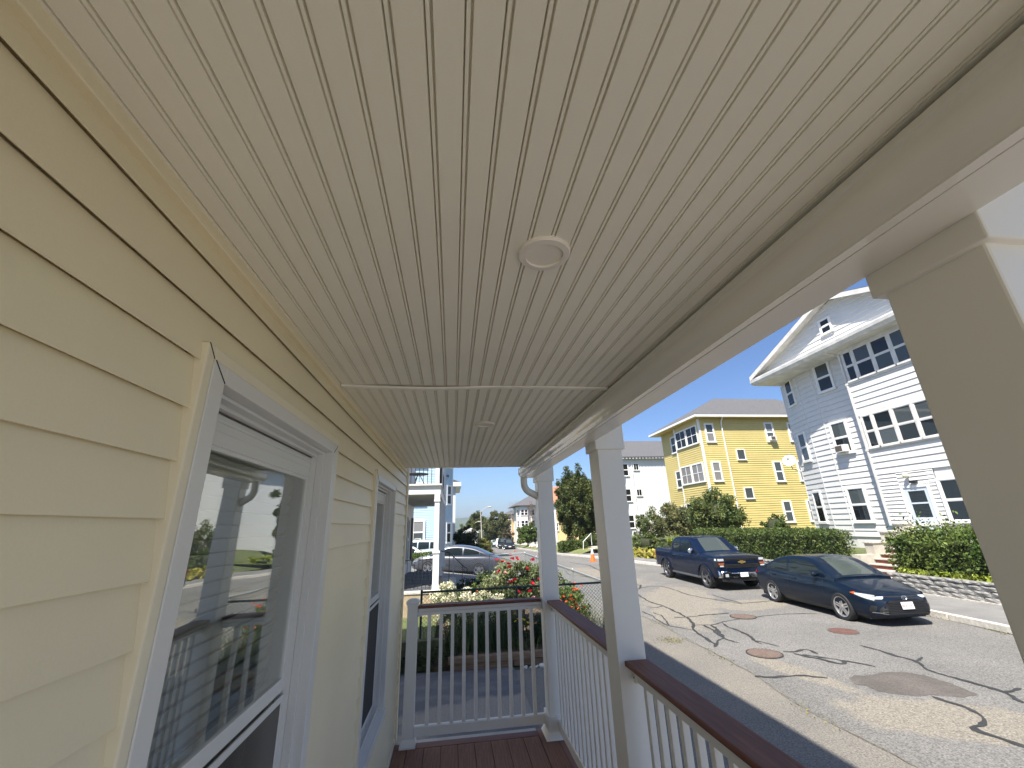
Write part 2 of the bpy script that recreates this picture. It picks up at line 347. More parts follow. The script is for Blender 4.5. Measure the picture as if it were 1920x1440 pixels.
CR = dict(
 c1=[(6.7,15.67),(6.56,14.62),(6.64,13.82),(6.52,12.52),(6.39,11.85),(6.13,11.23),(5.9,10.9),(5.76,10.22),(5.69,9.77),(5.65,9.52)],
 c2=[(6.08,13.89),(6.29,13.68),(6.61,13.83)], c3=[(5.65,13.27),(5.68,12.64),(5.55,11.98),(5.53,11.36),(5.76,11.06),(5.87,10.85)],
 c3b=[(5.91,13.03),(5.93,12.56),(5.58,11.46)], c4=[(6.14,12.26),(6.45,12.17),(7.02,12.28),(7.49,12.3),(7.85,12.31)],
 c5=[(6.17,11.29),(6.38,11.22),(6.57,11.17),(6.99,11.36),(7.42,11.54),(7.75,11.57),(8.08,11.6),(8.56,11.73),(9.22,11.75),(9.98,11.57)],
 c6=[(6.38,11.22),(6.33,10.78),(6.17,10.2),(6.13,9.98),(5.87,9.81),(5.52,9.4)], c7=[(6.57,11.17),(6.41,10.64),(6.13,10.02),(6.12,9.74),(6.18,9.55)],
 c8=[(6.95,11.3),(6.85,10.96),(6.83,10.52),(6.81,10.11),(6.64,9.68),(6.58,9.35)], c9=[(6.63,9.6),(6.73,9.4),(6.77,9.09)],
 c10=[(6.62,8.79),(6.76,8.67),(7.12,8.8),(7.19,8.78),(7.09,8.47)],
 c11=[(6.73,8.64),(6.75,8.39),(6.9,8.22),(6.97,8.01),(7.0,7.81),(7.17,7.89),(7.22,8.03),(7.04,8.22),(6.81,8.52)],
 c12=[(7.22,8.03),(7.34,7.81),(7.45,7.6)], c13=[(5.16,7.68),(5.36,7.56),(5.66,7.53),(5.98,7.54),(6.04,7.42),(6.22,7.31)],
 c23=[(8.42,7.70),(8.56,7.76),(8.71,7.81)], c14=[(8.38,8.77),(8.38,8.39),(8.34,8.05),(8.40,7.82),(8.36,7.62),(8.19,7.42),(8.09,7.19),(8.08,6.93),(8.15,6.58),(8.14,6.23),(7.96,5.92),(7.9,5.4),(7.95,4.7)],
 c15=[(7.02,6.33),(7.01,6.1),(7.04,5.92),(6.98,5.73),(6.86,5.57),(6.7,5.47),(6.54,5.47),(6.45,5.46),(6.44,5.34),(6.48,5.19),(6.49,4.97),(6.52,4.5)],
 c16=[(8.14,6.23),(8.35,6.26),(8.53,6.27)], c17=[(7.48,17.51),(8.11,17.88),(8.5,17.72),(8.55,16.79),(8.41,15.62),(8.55,14.77),(8.84,14.02),(9.05,13.37)],
 c18=[(9.17,15.24),(9.08,14.15),(9.11,13.46),(10.16,13.56)], c19=[(6.9,21.5),(7.6,20.4),(7.3,19.2),(7.9,18.3),(7.48,17.51)], c20=[(6.7,15.67),(7.0,16.9),(7.48,17.51)],
 c21=[(6.0,27),(6.4,25),(6.1,23.2),(6.9,21.5)], c22=[(8.0,30),(8.6,27.5),(8.2,24.6),(8.9,22.0),(7.6,20.4)])
def ribbon(pts, w, z):
    q = [pts[0]]
    for a, b in zip(pts, pts[1:]):
        n = max(2, int(math.hypot(b[0]-a[0], b[1]-a[1])/.07))
        for k in range(1, n+1): q.append((a[0]+(b[0]-a[0])*k/n, a[1]+(b[1]-a[1])*k/n))
    for _ in range(2): q = [q[0]]+[((q[i-1][0]+2*q[i][0]+q[i+1][0])/4, (q[i-1][1]+2*q[i][1]+q[i+1][1])/4) for i in range(1, len(q)-1)]+[q[-1]]
    ph = random.uniform(0, 9); P = []
    for i, p in enumerate(q):
        a = q[max(i-1, 0)]; b = q[min(i+1, len(q)-1)]; d = Vector((b[0]-a[0], b[1]-a[1])); d = d.normalized() if d.length else Vector((1,0)); n = Vector((-d.y, d.x))
        ww = w*(1+.22*math.sin(i*.31+ph)+.2*math.sin(i*1.1+ph)+random.uniform(-.28,.28))*(.45 if i in (0, len(q)-1) else 1)
        j = .012*math.sin(i*.7+ph*2)+random.uniform(-.011,.011)
        P.append([(p[0]+n.x*(ww/2+j), p[1]+n.y*(ww/2+j), z+gz(p[1])), (p[0]-n.x*(ww/2-j), p[1]-n.y*(ww/2-j), z+gz(p[1]))])
    return P
for k, (nm, pts) in enumerate(CR.items()):
    MB().grid(ribbon(pts, .068 if nm not in ('c3','c3b','c9','c17','c18','c5') else .042, .0142+.00012*k), flip=True).build('tar_seal', M_tar, road, recalc=False)
# worn joint between pavement and road
M_joint = mat('joint_dirt', (.15,.135,.105), .95, var=.3, scale=8)
MB().grid(ribbon([(interp(ROADL, y)+.02, y) for y in np.arange(2, 20, .8)], .014, .0138), flip=True).build('road_joint', M_joint, road, recalc=False)
M_weed = leafmat('weed_leaf', (.11,.12,.03), (.25,.21,.07))
# kerbs
def kerb(name, y0, y1):
    mb = MB(); y = y0
    root = None
    while y < y1:
        L = min(2.0, y1-y); a = interp(ROADR, y); b = interp(ROADR, y+L)
        q = MB().beam((a+.07, y+.012, gz(y)+.077), (b+.07, y+L-.012, gz(y+L)+.077), .14, .154)
        o = q.build('kerb' if root is None else 'kerb_stone', M_gran, root, bevel=.012)
        if root is None: root = o; struct(o)
        y += L
kerb('kerb', 2, 72)
# manhole covers
M_rust = mat('rusty_iron', (.115,.075,.06), .75, col2=(.15,.10,.08), scale=8, bump=.4, bscale=60)
M_rust2 = mat('rusty_iron_plain', (.13,.062,.05), .7, col2=(.15,.08,.065), scale=5, bump=.4, bscale=60)
def manhole(label, c, r, m, studs=True):
    t = thing('manhole_cover', label, 'manhole cover', (c[0], c[1], .01), group='manhole covers in the road')
    MB().lathe([(r*.93, -.003), (r*.93, .012), (r, .014), (r, -.003)], 40, (c[0], c[1], .01)).build('frame_ring', M_dark if not studs else M_tar, t, smooth=30)
    lid = MB().lathe([(0.001, 0), (r*.92, 0), (r*.92, .012), (.001, .012)], 40, (c[0], c[1], .01)).build('lid', m, t, smooth=30)
    mb = MB(); s = .052
    if studs:
        n = int(r/s)
        for i in range(-n, n+1):
            for j in range(-n, n+1):
                x, y = i*s, j*s
                if math.hypot(x, y) < r*.86: mb.obox((c[0]+x, c[1]+y, .01+.016), (.017, .017, .007), Matrix.Rotation(R_(20), 3, 'Z'))
    else:
        for k in range(3):
            rr = r*(.35+.22*k); mb.lathe([(rr, .0115), (rr, .017), (rr+.015, .017), (rr+.015, .0115)], 32, (c[0], c[1], .01))
    mb.v = [(a-c[0], b-c[1], d-.01) for a, b, d in mb.v]; mb.build('lid_studs', mat('lightened_stud', (.20,.15,.125), .5, var=.15, scale=20) if studs else m, lid, world=False)  # studs tinted lighter than the lid, relief shading put into the colour
    return t
manhole('nearest round rusty manhole cover with a grid of studs in the cracked road', (6.17, 8.74), .33, M_rust)
manhole('studded manhole cover where tar cracks meet behind the nearest one', (7.90, 11.78), .33, M_rust)
manhole('smooth reddish manhole cover beside the front wheel of the dark sedan', (9.0, 9.78), .30, M_rust2, False)
# verge weeds along the kerb
P = []
for y in np.arange(6.5, 12.2, .006):
    if random.random() < .55*(.5+.5*math.sin(y*3.1)): P.append((interp(ROADR, y)-random.uniform(.0, .16)**1, y, random.uniform(.01, .05)))
for y in np.arange(5.0, 13, .01):
    if random.random() < .35*max(0, math.sin(y*2.3)): P.append((interp(ROADL, y)+random.uniform(-.12, .1), y, random.uniform(.01, .025)))
for _ in range(260): P.append((4.95+random.gauss(0,.16), 10.1+random.gauss(0,.13), random.uniform(.008,.02)))
o = link('kerb_weeds', leaf_mesh('kerb_weeds', leaf_arrays(P, .028, .6), M_weed)); tag(o, 'dry yellow green weeds growing along the kerb and road joint', 'weeds', kind='stuff')

# ---------------- cream house we stand against ----------------
WX = -.505; HY = -2.1  # HY: unseen house end, kept short so sun reaches the ground behind
house = thing('cream_house', 'cream clapboard house beside the porch with two white trimmed windows', 'house', (WX, 0, 0))
WIN = [(.87, 1.85), (2.86, 3.84)]   # casing outer y-ranges
WZ0, WZ1 = 1.30, 2.945
b = MB()
b.box(-9, -1.7, HY, 4.84, 0, 9.6)
b.box(-1.7, WX-.034, HY, 4.84, 3.3, 9.6).box(-1.7, WX-.034, HY, 4.84, 0, WZ0+.05)
b.box(-1.7, WX-.034, HY, .912, WZ0+.05, 3.3).box(-1.7, WX-.034, 1.808, 2.902, WZ0+.05, 3.3).box(-1.7, WX-.034, 3.798, 4.84, WZ0+.05, 3.3)
for a, c in ((.912, 1.808), (2.902, 3.798)): b.box(-1.7, WX-.034, a, c, 2.915, 3.3)
b.build('wall', M_creamt, house)
MB().box(-9.3, .22, HY-.4, 5.3, 9.6, 9.85).build('eave', M_trim, house)
MB().prism([(-9.3, 9.85), (.22, 9.85), (-4.5, 12.6)], 'y', HY-.4, 5.3).build('roof', M_shingle, house)
MB().box(-1.69, -1.6, .5, 4.3, 1, 3.2).build('room_back_wall', M_room, house)
# siding courses, split where the windows stand
gaps = [(HY, WIN[0][0]-.018), (WIN[0][1]+.018, WIN[1][0]-.018), (WIN[1][1]+.018, 4.80)]
k = -19
while True:
    z0 = 2.63+.101*k; z1 = min(z0+.101, 3.181)
    if z0 > 3.15: break
    full = z0 >= WZ1+.03
    segs = [(HY, 4.80)] if full or z1 < WZ0-.05 else gaps
    for a, c in segs:
        pr = [(WX, z0), (WX-.0130, z1+.004), (WX-.030, z1+.004), (WX-.030, z0+.022), (WX-.0045, z0+.010), (WX-.0030, z0)]
        cuts = [a]
        while c-cuts[-1] > 1.6 and random.random() < .6: cuts.append(cuts[-1]+random.uniform(.7, c-cuts[-1]-.6))
        cuts.append(c)
        for q, (ya, yb) in enumerate(zip(cuts, cuts[1:])):
            o = .0011*(q % 2); MB().prism([(X_+o, Z_) for X_, Z_ in pr], 'y', ya-(.02 if q % 2 else 0), yb+(.02 if q % 2 and q < len(cuts)-2 else 0)).build('siding_board', M_cream, house, bevel=.0006)
    if z0 < WZ1+.03 < z1:
        for a, c in zip(gaps, gaps[1:]):
            zz = WZ1+.029; MB().prism([(WX-.0130*(zz-z0)/.105, zz), (WX-.0130, z1+.004), (WX-.030, z1+.004), (WX-.030, zz)], 'y', a[1]+.0012, c[0]-.0012).build('siding_board', M_cream, house)
    k += 1
# upper storeys: courses joined, never seen from the street porch
b = MB()
for z in np.arange(3.75, 9.55, .101): b.prism([(WX, z), (WX-.0125, z+.101), (WX-.019, z+.101), (WX-.019, z)], 'y', HY, 4.80)
for z in np.arange(.72, 9.55, .101): b.prism([(4.86, z), (4.8475, z+.101), (4.838, z+.101), (4.838, z)], 'x', -9, WX-.02)
b.build('upper_siding', M_cream, house, kind='stuff')
MB().box(WX-.03, WX+.012, 4.80, 4.872, .70, 3.3).build('corner_trim', M_creamt, house, bevel=.003)
MB().box(WX-.03, WX+.012, 4.872, 4.879, .70, 3.3).box(WX-.10, WX-.03, 4.838, 4.872, .7, 3.3).build('corner_trim', M_creamt, house)
MB().prism([(WX-.03, 3.184), (WX+.0035, 3.184), (WX+.0045, 3.188), (WX+.001, 3.191), (WX-.002, 3.215), (WX-.002, 3.222), (WX-.02, 3.222)], 'y', HY, 4.80).build('wall_moulding', M_cream, house)
MB().box(WX-.02, WX+.006, HY, 4.80, .721, .75).build('base_moulding', M_creamt, house)
def near_window(y0, y1, screen):
    w = MB()
    x = WX
    # flat casing with mitred look, made of profile pieces
    c = .05
    fr = MB()
    for (a, b_, d, e) in ((y0, y0+c, WZ0, WZ1), (y1-c, y1, WZ0, WZ1)): fr.box(x-.05, x+.013, a, b_, d, e)
    fr.box(x-.05, x+.013, y0+c, y1-c, WZ1-.038, WZ1).box(x-.05, x+.022, y0-.005, y1+.005, WZ0-.03, WZ0+.02)
    # jambs going into the wall
    fr.box(x-.13, x-.048, y0+.035, y0+c+.003, WZ0+.02, WZ1-.03).box(x-.13, x-.048, y1-c-.003, y1-.035, WZ0+.02, WZ1-.03).box(x-.13, x-.048, y0+c, y1-c, WZ1-.045, WZ1-.03)
    fr.prism([(x-.13, WZ0), (x-.13, WZ0+.05), (x+.012, WZ0+.022), (x+.012, WZ0)], 'y', y0+c, y1-c)
    win = fr.build('window', M_wvin, house, bevel=.002)
    jc = MB()
    t = .028
    jc.box(x-.026, x+.011, y0-t, y0-.001, WZ0-.03, WZ1+t).box(x-.026, x+.011, y1+.001, y1+t, WZ0-.03, WZ1+t).box(x-.026, x+.011, y0-.001, y1+.001, WZ1+.001, WZ1+t)
    jc.build('casing_channel', M_creamt, win, world=False, bevel=.003) if False else None
    o = jc.build('casing_channel', M_creamt, house, bevel=.003)
    MB().beam((x+.0135, y0+.002, WZ1-.001), (x+.0135, y0+c-.001, WZ1-.037), .0012, .0022).beam((x+.0115, y0-t+.001, WZ1+t-.001), (x+.0115, y0-.001, WZ1+.001), .0012, .0016).beam((x+.0135, y1-.002, WZ1-.001), (x+.0135, y1-c+.001, WZ1-.037), .0012, .0012).build('mitre_gap', M_black, house)
    # tracks / stops stepping inwards
    def ring(xa, xb, i, o_, zb, zt, zi, name, m, zlo=None):
        zlo = zlo or zi
        r = MB(); a, b_ = y0+c+o_, y1-c-o_
        r.box(xa, xb, a, a+i, zb, zt).box(xa, xb, b_-i, b_, zb, zt).box(xa, xb, a+i, b_-i, zt-zi, zt).box(xa, xb, a+i, b_-i, zb, zb+zlo)
        q = r.build(name, m, house, bevel=.0015); return q
    kids = []
    kids.append(ring(x-.085, x-.0485, .016, .0015, WZ0+.05, WZ1-.046, .012, 'stop', M_wvin))
    kids.append(ring(x-.088, x-.070, .030, .003, 2.082, WZ1-.062, .089, 'upper_sash', M_wvin, .042))
    kids.append(ring(x-.118, x-.098, .034, .003, WZ0+.055, 2.118, .045, 'lower_sash', M_wvin))
    kids.append(ring(x-.068, x-.062, .022, .010, WZ0+.055, 2.075, .02, 'screen_frame', M_wvin))
    kids.append(ring(x-.0695, x-.0655, .0035, .0105, WZ0+.06, WZ1-.058, .0035, 'seal', mat('brown_seal', (.10,.085,.075), .7)))
    kids.append(ring(x-.048, x-.022, .011, .0005, WZ0+.05, WZ1-.0385, .010, 'inner_casing', M_wvin))
    hd = MB()
    for zz_, d_ in ((WZ1-.082, .004), (WZ1-.104, .0025), (WZ1-.140, .005)): hd.box(x-.071, x-.070+d_, y0+c+.004, y1-c-.004, zz_, zz_+.009)
    kids.append(hd.build('sash_bead', M_wvin, house, bevel=.001))
    a, b_ = y0+c+.028, y1-c-.028
    g1 = MB().box(x-.081, x-.077, a, b_, 2.12, WZ1-.14).build('upper_pane', M_glassnear, house)
    g2 = MB().box(x-.110, x-.106, a, b_, WZ0+.09, 2.08).build('lower_pane', M_glassnear, house)
    s = MB().box(x-.0665, x-.0655, a-.02, b_+.02, WZ0+.07, 2.06).build('insect_screen', M_screen if screen else glassmat('thin_screen', tint=(.5,.5,.5), refl=.02, rough=.4), house)
    kids += [g1, g2, s]
    n = 0; z = WZ0+.12
    me = MB().prism([(-.007, -.0165), (-.005, -.017), (.008, .0155), (.006, .0165)], 'y', a-.01, b_+.01).mesh('blind_slat', M_blind)
    zz = 2.08 if screen else 1.42
    while zz < WZ1-.10:
        o = link('blind_slat', me, house, off=(0,0,0)); o.location = (x-.130-WX, 0, zz); o.rotation_euler = (0, R_(random.uniform(-3, 3)), 0); kids.append(o); zz += .036
    for kx in kids+[]:
        mw = kx.location.copy(); kx.parent = win; kx.location = mw - (win.location if win.location.length else Vector((0,0,0)))
near_window(*WIN[0], False); near_window(*WIN[1], True)

# ---------------- porch ceiling ----------------
ceil = thing('porch_ceiling', 'white beadboard porch ceiling with a joint strip across it', 'ceiling', (.12, 0, 3.22))
p = .0517; CZ = 3.22
for sec, (ya, yb) in enumerate(((-1.5, 1.84), (1.862, 4.65))):
    x0 = WX-.004
    pr = [(0, .008), (.0012, 0), (.0060, 0), (.0070, .009), (.0092, .009), (.0104, 0), (p-.0022, 0), (p-.0003, .008), (p-.0004, .012), (0, .012)]
    me = MB().prism(pr, 'y', ya, yb).mesh('ceiling_board', M_ceil, off=(0, 0, 0))
    for i in range(25):
        o = link('ceiling_board', me, ceil, off=(0,0,0)); o.location = (x0+i*p-.12, 0, random.uniform(0, .0006))
b = MB()
n = 40; P0 = []
for i in range(n+1):
    t = i/n; x = WX+.002+t*1.245; z = CZ-.006-.004*math.sin(t*7)*math.sin(math.pi*t)-.004*(t < .55)*math.sin(math.pi*t/.55); y = 1.851+.006*math.sin(5*t)
    P0.append([(x, y-.018, z+.006), (x, y-.016, z), (x, y-.004, z-.004), (x, y+.008, z-.003), (x, y+.018, z), (x, y+.019, z+.008)])
b.grid(P0).build('joint_strip', M_vinyl, ceil, smooth=40, recalc=False)
MB().box(WX, .79, 4.65, 4.662, 3.215, 3.30).build('end_trim', M_vinyl, ceil)
MB().box(WX, .86, -1.5, 4.64, 3.245, 3.26).build('ceiling_backing', M_vinyl, ceil)
roof = MB().box(WX, 1.35, -1.6, 4.85, 3.63, 3.72).build('roof_deck', M_shingle, ceil)
# recessed lights
def rlight(label, x, y, r):
    t = thing('recessed_light', label, 'ceiling light', (x, y, CZ), group='recessed ceiling lights')
    mt = mat('light_trim', (.78,.74,.69), .45, var=.02)
    MB().lathe([(r*.70, -.004), (r*.72, -.0095), (r*.95, -.0085), (r, -.004), (r, .004), (r*.70, .004)], 48, (x, y, CZ)).build('trim_ring', mt, t, smooth=35)
    MB().lathe([(.001, -.0035), (r*.70, -.0045), (r*.70, .002), (.001, .002)], 48, (x, y, CZ)).build('diffuser', mat('diffuser', (.80,.76,.69), .6, var=.01), t, smooth=35)
rlight('unlit round white recessed light nearer to us in the porch ceiling', .211, .824, .0635)
rlight('unlit round white recessed light beyond the ceiling joint strip', .199, 2.60, .0635)

# ---------------- beam, gutter, downspout ----------------
bm_ = thing('porch_beam', 'white boxed porch beam running along the tops of the columns', 'beam', (.95, 0, 3.1))
MB().box(.796, .904, -1.5, 4.70, 3.095, 3.63).build('fascia', M_soff, bm_, bevel=.002)
MB().box(.905, 1.10, -1.5, 4.82, 3.215, 3.63).build('header', M_trim, bm_)
gt = thing('gutter', 'glossy white metal gutter under the ceiling edge with an elbow at its end', 'gutter', (.77, 0, 3.1))
prof = [(.794, 3.20), (.748, 3.212), (.742, 3.208), (.742, 3.193), (.7455, 3.190), (.747, 3.182), (.744, 3.172), (.7425, 3.158), (.7445, 3.146), (.751, 3.133), (.760, 3.122), (.767, 3.112), (.7685, 3.104), (.7705, 3.101), (.7705, 3.096), (.794, 3.096)]
P = []
for j in range(0, 64):
    y = -1.5+6.28*j/63
    P.append([(x+.0007*math.sin(y*5+i*.4), y, z) for i, (x, z) in enumerate(prof+[prof[0]])])
gb = MB().grid(P); gb.add([(x, 4.781, z) for x, z in prof], [tuple(range(len(prof)))]); gb.build('gutter_trough', M_alu, gt, smooth=32)
MB().prism([(x-.0015 if x < .78 else x, z-(.001 if z < 3.15 else -.002)) for x, z in prof], 'y', 4.775, 4.785).build('end_cap', M_alu, gt)
pts = [(.776, 4.62, 3.10), (.776, 4.62, 3.04)]
for k in range(9):
    a = k/8*R_(72); pts.append((.776+.12*(1-math.cos(a)), 4.62+.03*math.sin(a), 3.035-.115*math.sin(a)))
pts.append((.95, 4.66, 2.878))
MB().tube(pts, .038, 16).build('elbow', M_alu, gt, smooth=50)
# ---------------- columns ----------------
def column(y, label):
    t = thing('porch_column', label, 'column', (1.01, y, .72), group='square white porch columns')
    x0, x1 = .921, 1.086; y1 = y+.178
    MB().box(x0, x1, y, y1, .72, 3.213).build('shaft', M_vinyl, t, bevel=.005)
    e = .0165
    MB().box(x0-e, x1+e, y-e, y1+e, 3.042, 3.214).build('collar', M_vinyl, t, bevel=.004)
    MB().box(x0-e, x1+e, y-e, y1+e, .722, .90).build('base_block', M_vinyl, t, bevel=.004)
    q = MB(); c = .03
    q.add([(x0-e-c, y-e-c, .7225), (x1+e+c, y-e-c, .7225), (x1+e+c, y1+e+c, .7225), (x0-e-c, y1+e+c, .7225), (x0-e-.002, y-e-.002, .775), (x1+e+.002, y-e-.002, .775), (x1+e+.002, y1+e+.002, .775), (x0-e-.002, y1+e+.002, .775)],
          [(0,3,2,1),(4,5,6,7),(0,1,5,4),(1,2,6,5),(2,3,7,6),(3,0,4,7)])
    q.build('base_skirt', M_vinyl, t, bevel=.002)
column(.487, 'nearest square white porch column cut off by the right edge of the photo')
column(2.566, 'middle square white porch column between the two side railings')
column(4.566, 'farthest square white porch column at the corner by the downspout elbow')

# ---------------- deck ----------------
deck = thing('porch_deck', 'red brown composite deck floor of the porch', 'deck', (.3, 0, .7))
x = -.377-.1505*1
me = MB().box(0, .1465, -1.5, 4.655, .697, .72).mesh('deck_board', M_deck)
while x < .82:
    w0 = x if x > WX+.01 else WX+.01
    if x < WX+.01:
        MB().box(w0, x+.1465, -1.5, 4.655, .697, .72).build('deck_board', M_deck, deck, bevel=.002)
    else:
        o = link('deck_board', me, deck, off=(0,0,0)); o.location = (x-.3, 0, -.7+0); bb = o.modifiers.new('bevel', 'BEVEL'); bb.width = .002; bb.segments = 2
    x += .1505
MB().box(.830, .985, -1.5, 4.80, .697, .7205).build('deck_board', M_deck, deck, bevel=.002)
MB().box(.989, 1.13, -1.5, 4.80, .697, .7205).build('deck_board', M_deck, deck, bevel=.002)
MB().box(WX+.01, .826, 4.660, 4.765, .697, .7205).build('border_board', M_railx, deck, bevel=.002)
MB().box(WX-.02, 1.15, 4.80, 4.83, .40, .7).box(1.13, 1.15, -1.5, 4.80, .40, .7).build('fascia_board', M_vinyl, deck)
MB().box(WX, .826, 4.768, 4.84, .69, .712).build('sill_strip', M_conc, deck)
MB().box(WX, 1.12, -1.5, 4.79, .5, .69).build('joists', M_black, deck)
MB().box(-.5, 1.12, -1.5, 4.78, 0, .5).build('skirting', M_trim, deck)

# ---------------- railings ----------------
def rail_x(label):
    t = thing('porch_railing', label, 'railing', (.3, 4.72, .72), group='white porch railings with red brown top boards')
    xa, xb, y = -.325, .912, 4.72
    MB().box(xa, xb, y-.062, y+.062, 1.842, 1.868).build('top_board', M_railx, t, bevel=.006)
    q = MB().prism([(y-.038, 1.842), (y-.038, 1.815), (y-.028, 1.808), (y-.022, 1.80), (y-.022, 1.775), (y+.022, 1.775), (y+.022, 1.80), (y+.028, 1.808), (y+.038, 1.815), (y+.038, 1.842)], 'x', xa, xb); q.build('upper_rail', M_vinyl, t, bevel=.0015)
    MB().prism([(y-.022, .79), (y+.022, .79), (y+.022, .862), (y+.012, .871), (y-.012, .871), (y-.022, .862)], 'x', xa, xb).build('lower_rail', M_vinyl, t)
    for k in range(1, 11): xx = -.33+.1143*k; MB().box(xx-.0165, xx+.0165, y-.0165, y+.0165, .868, 1.778).build('baluster', M_vinyl, t, bevel=.002)
    for xx in (xa, xb-.035): MB().box(xx+.0, xx+.035, y-.027, y+.027, 1.768, 1.80).build('bracket', M_vinyl, t, bevel=.002)
    po = MB().box(-.43, -.33, y-.05, y+.05, .72, 1.885).build('newel_post', M_vinyl, t, bevel=.003)
    cx, cy = -.38, y
    cp = MB()
    def sq(h, z): return [(cx-h, cy-h, z), (cx+h, cy-h, z), (cx+h, cy+h, z), (cx-h, cy+h, z)]
    lv = [sq(.056, 1.868), sq(.056, 1.885), sq(.064, 1.892), sq(.064, 1.907), sq(.05, 1.916), sq(.032, 1.928)]
    vs = [p for l in lv for p in l]; fs = [(3,2,1,0), tuple(range(20, 24))]+[(i*4+k, i*4+(k+1) % 4, i*4+4+(k+1) % 4, i*4+4+k) for i in range(5) for k in range(4)]
    cp.add(vs, fs).build('post_cap', M_vinyl, t)
    lv = [sq(.072, .7225), sq(.072, .737), sq(.056, .775), sq(.052, .785)]
    vs = [p for l in lv for p in l]; fs = [(3,2,1,0), tuple(range(12, 16))]+[(i*4+k, i*4+(k+1) % 4, i*4+4+(k+1) % 4, i*4+4+k) for i in range(3) for k in range(4)]
    MB().add(vs, fs).build('post_skirt', M_vinyl, t)
def rail_y(label, ya, yb):
    x = 1.018
    t = thing('porch_railing', label, 'railing', (x, (ya+yb)/2, .72), group='white porch railings with red brown top boards')
    MB().box(x-.068, x+.068, ya, yb, 1.842, 1.868).build('top_board', M_rail, t, bevel=.006)
    MB().prism([(x-.038, 1.842), (x-.038, 1.815), (x-.028, 1.808), (x-.022, 1.80), (x-.022, 1.775), (x+.022, 1.775), (x+.022, 1.80), (x+.028, 1.808), (x+.038, 1.815), (x+.038, 1.842)], 'y', ya, yb).build('upper_rail', M_vinyl, t)
    MB().prism([(x-.022, .79), (x+.022, .79), (x+.022, .862), (x+.012, .871), (x-.012, .871), (x-.022, .862)], 'y', ya, yb).build('lower_rail', M_vinyl, t)
    n = round((yb-ya)/.1145)
    me = MB().box(-.0165, .0165, -.0165, .0165, .868, 1.778).mesh('baluster', M_vinyl)
    for k in range(1, n):
        o = link('baluster', me, t, off=(0,0,0)); o.location = (0, ya+(yb-ya)*k/n-(ya+yb)/2, -.72); bb = o.modifiers.new('bevel', 'BEVEL'); bb.width = .002; bb.segments = 1
    for yy in (ya, yb-.035): MB().box(x-.027, x+.027, yy, yy+.035, 1.766, 1.80).build('bracket', M_vinyl, t, bevel=.002)
    MB().lathe([(.001, 0), (.004, 0), (.004, .003), (.001, .003)], 10, (x-.030, yb-.018, 1.79), 'x').build('screw_hole', M_black, t)
rail_x('railing across the far end of the porch with a capped newel post')
rail_y('side railing between the middle and corner columns of the porch', 2.745, 4.552)
rail_y('nearest side railing with a broad red brown top board leaving the photo at the bottom', .665, 2.552)
# ---------------- house kit ----------------
def lapwall(parent, a, b, z0, z1, pitch, m, parts=True, proud=.032, lim=None, name='siding_board', n=None):
    """lapped courses on the vertical plane a-b; n = outward normal"""
    a = Vector((*a, 0)); b = Vector((*b, 0)); d = (b-a).normalized(); L = (b-a).length; n = Vector((*n, 0)).normalized()
    J = MB(); z = z0
    while z < z1-.02:
        zt = min(z+pitch, z1); s0, s1 = (0, L) if lim is None else lim((z+zt)/2)
        if s1-s0 > .05:
            v = []
            for s in (s0, s1):
                p = a+d*s
                v += [p+n*proud+Vector((0, 0, z)), p+n*.002+Vector((0, 0, zt)), p-n*.02+Vector((0, 0, zt)), p-n*.02+Vector((0, 0, z))]
            q = MB() if parts else J
            q.add(v, [(0,1,2,3), (7,6,5,4), (0,4,5,1), (1,5,6,2), (2,6,7,3), (3,7,4,0)])
            if parts: q.build(name, m, parent)
        z += pitch
    if not parts: J.build('clapboards', m, parent, kind='stuff')
WC = {}
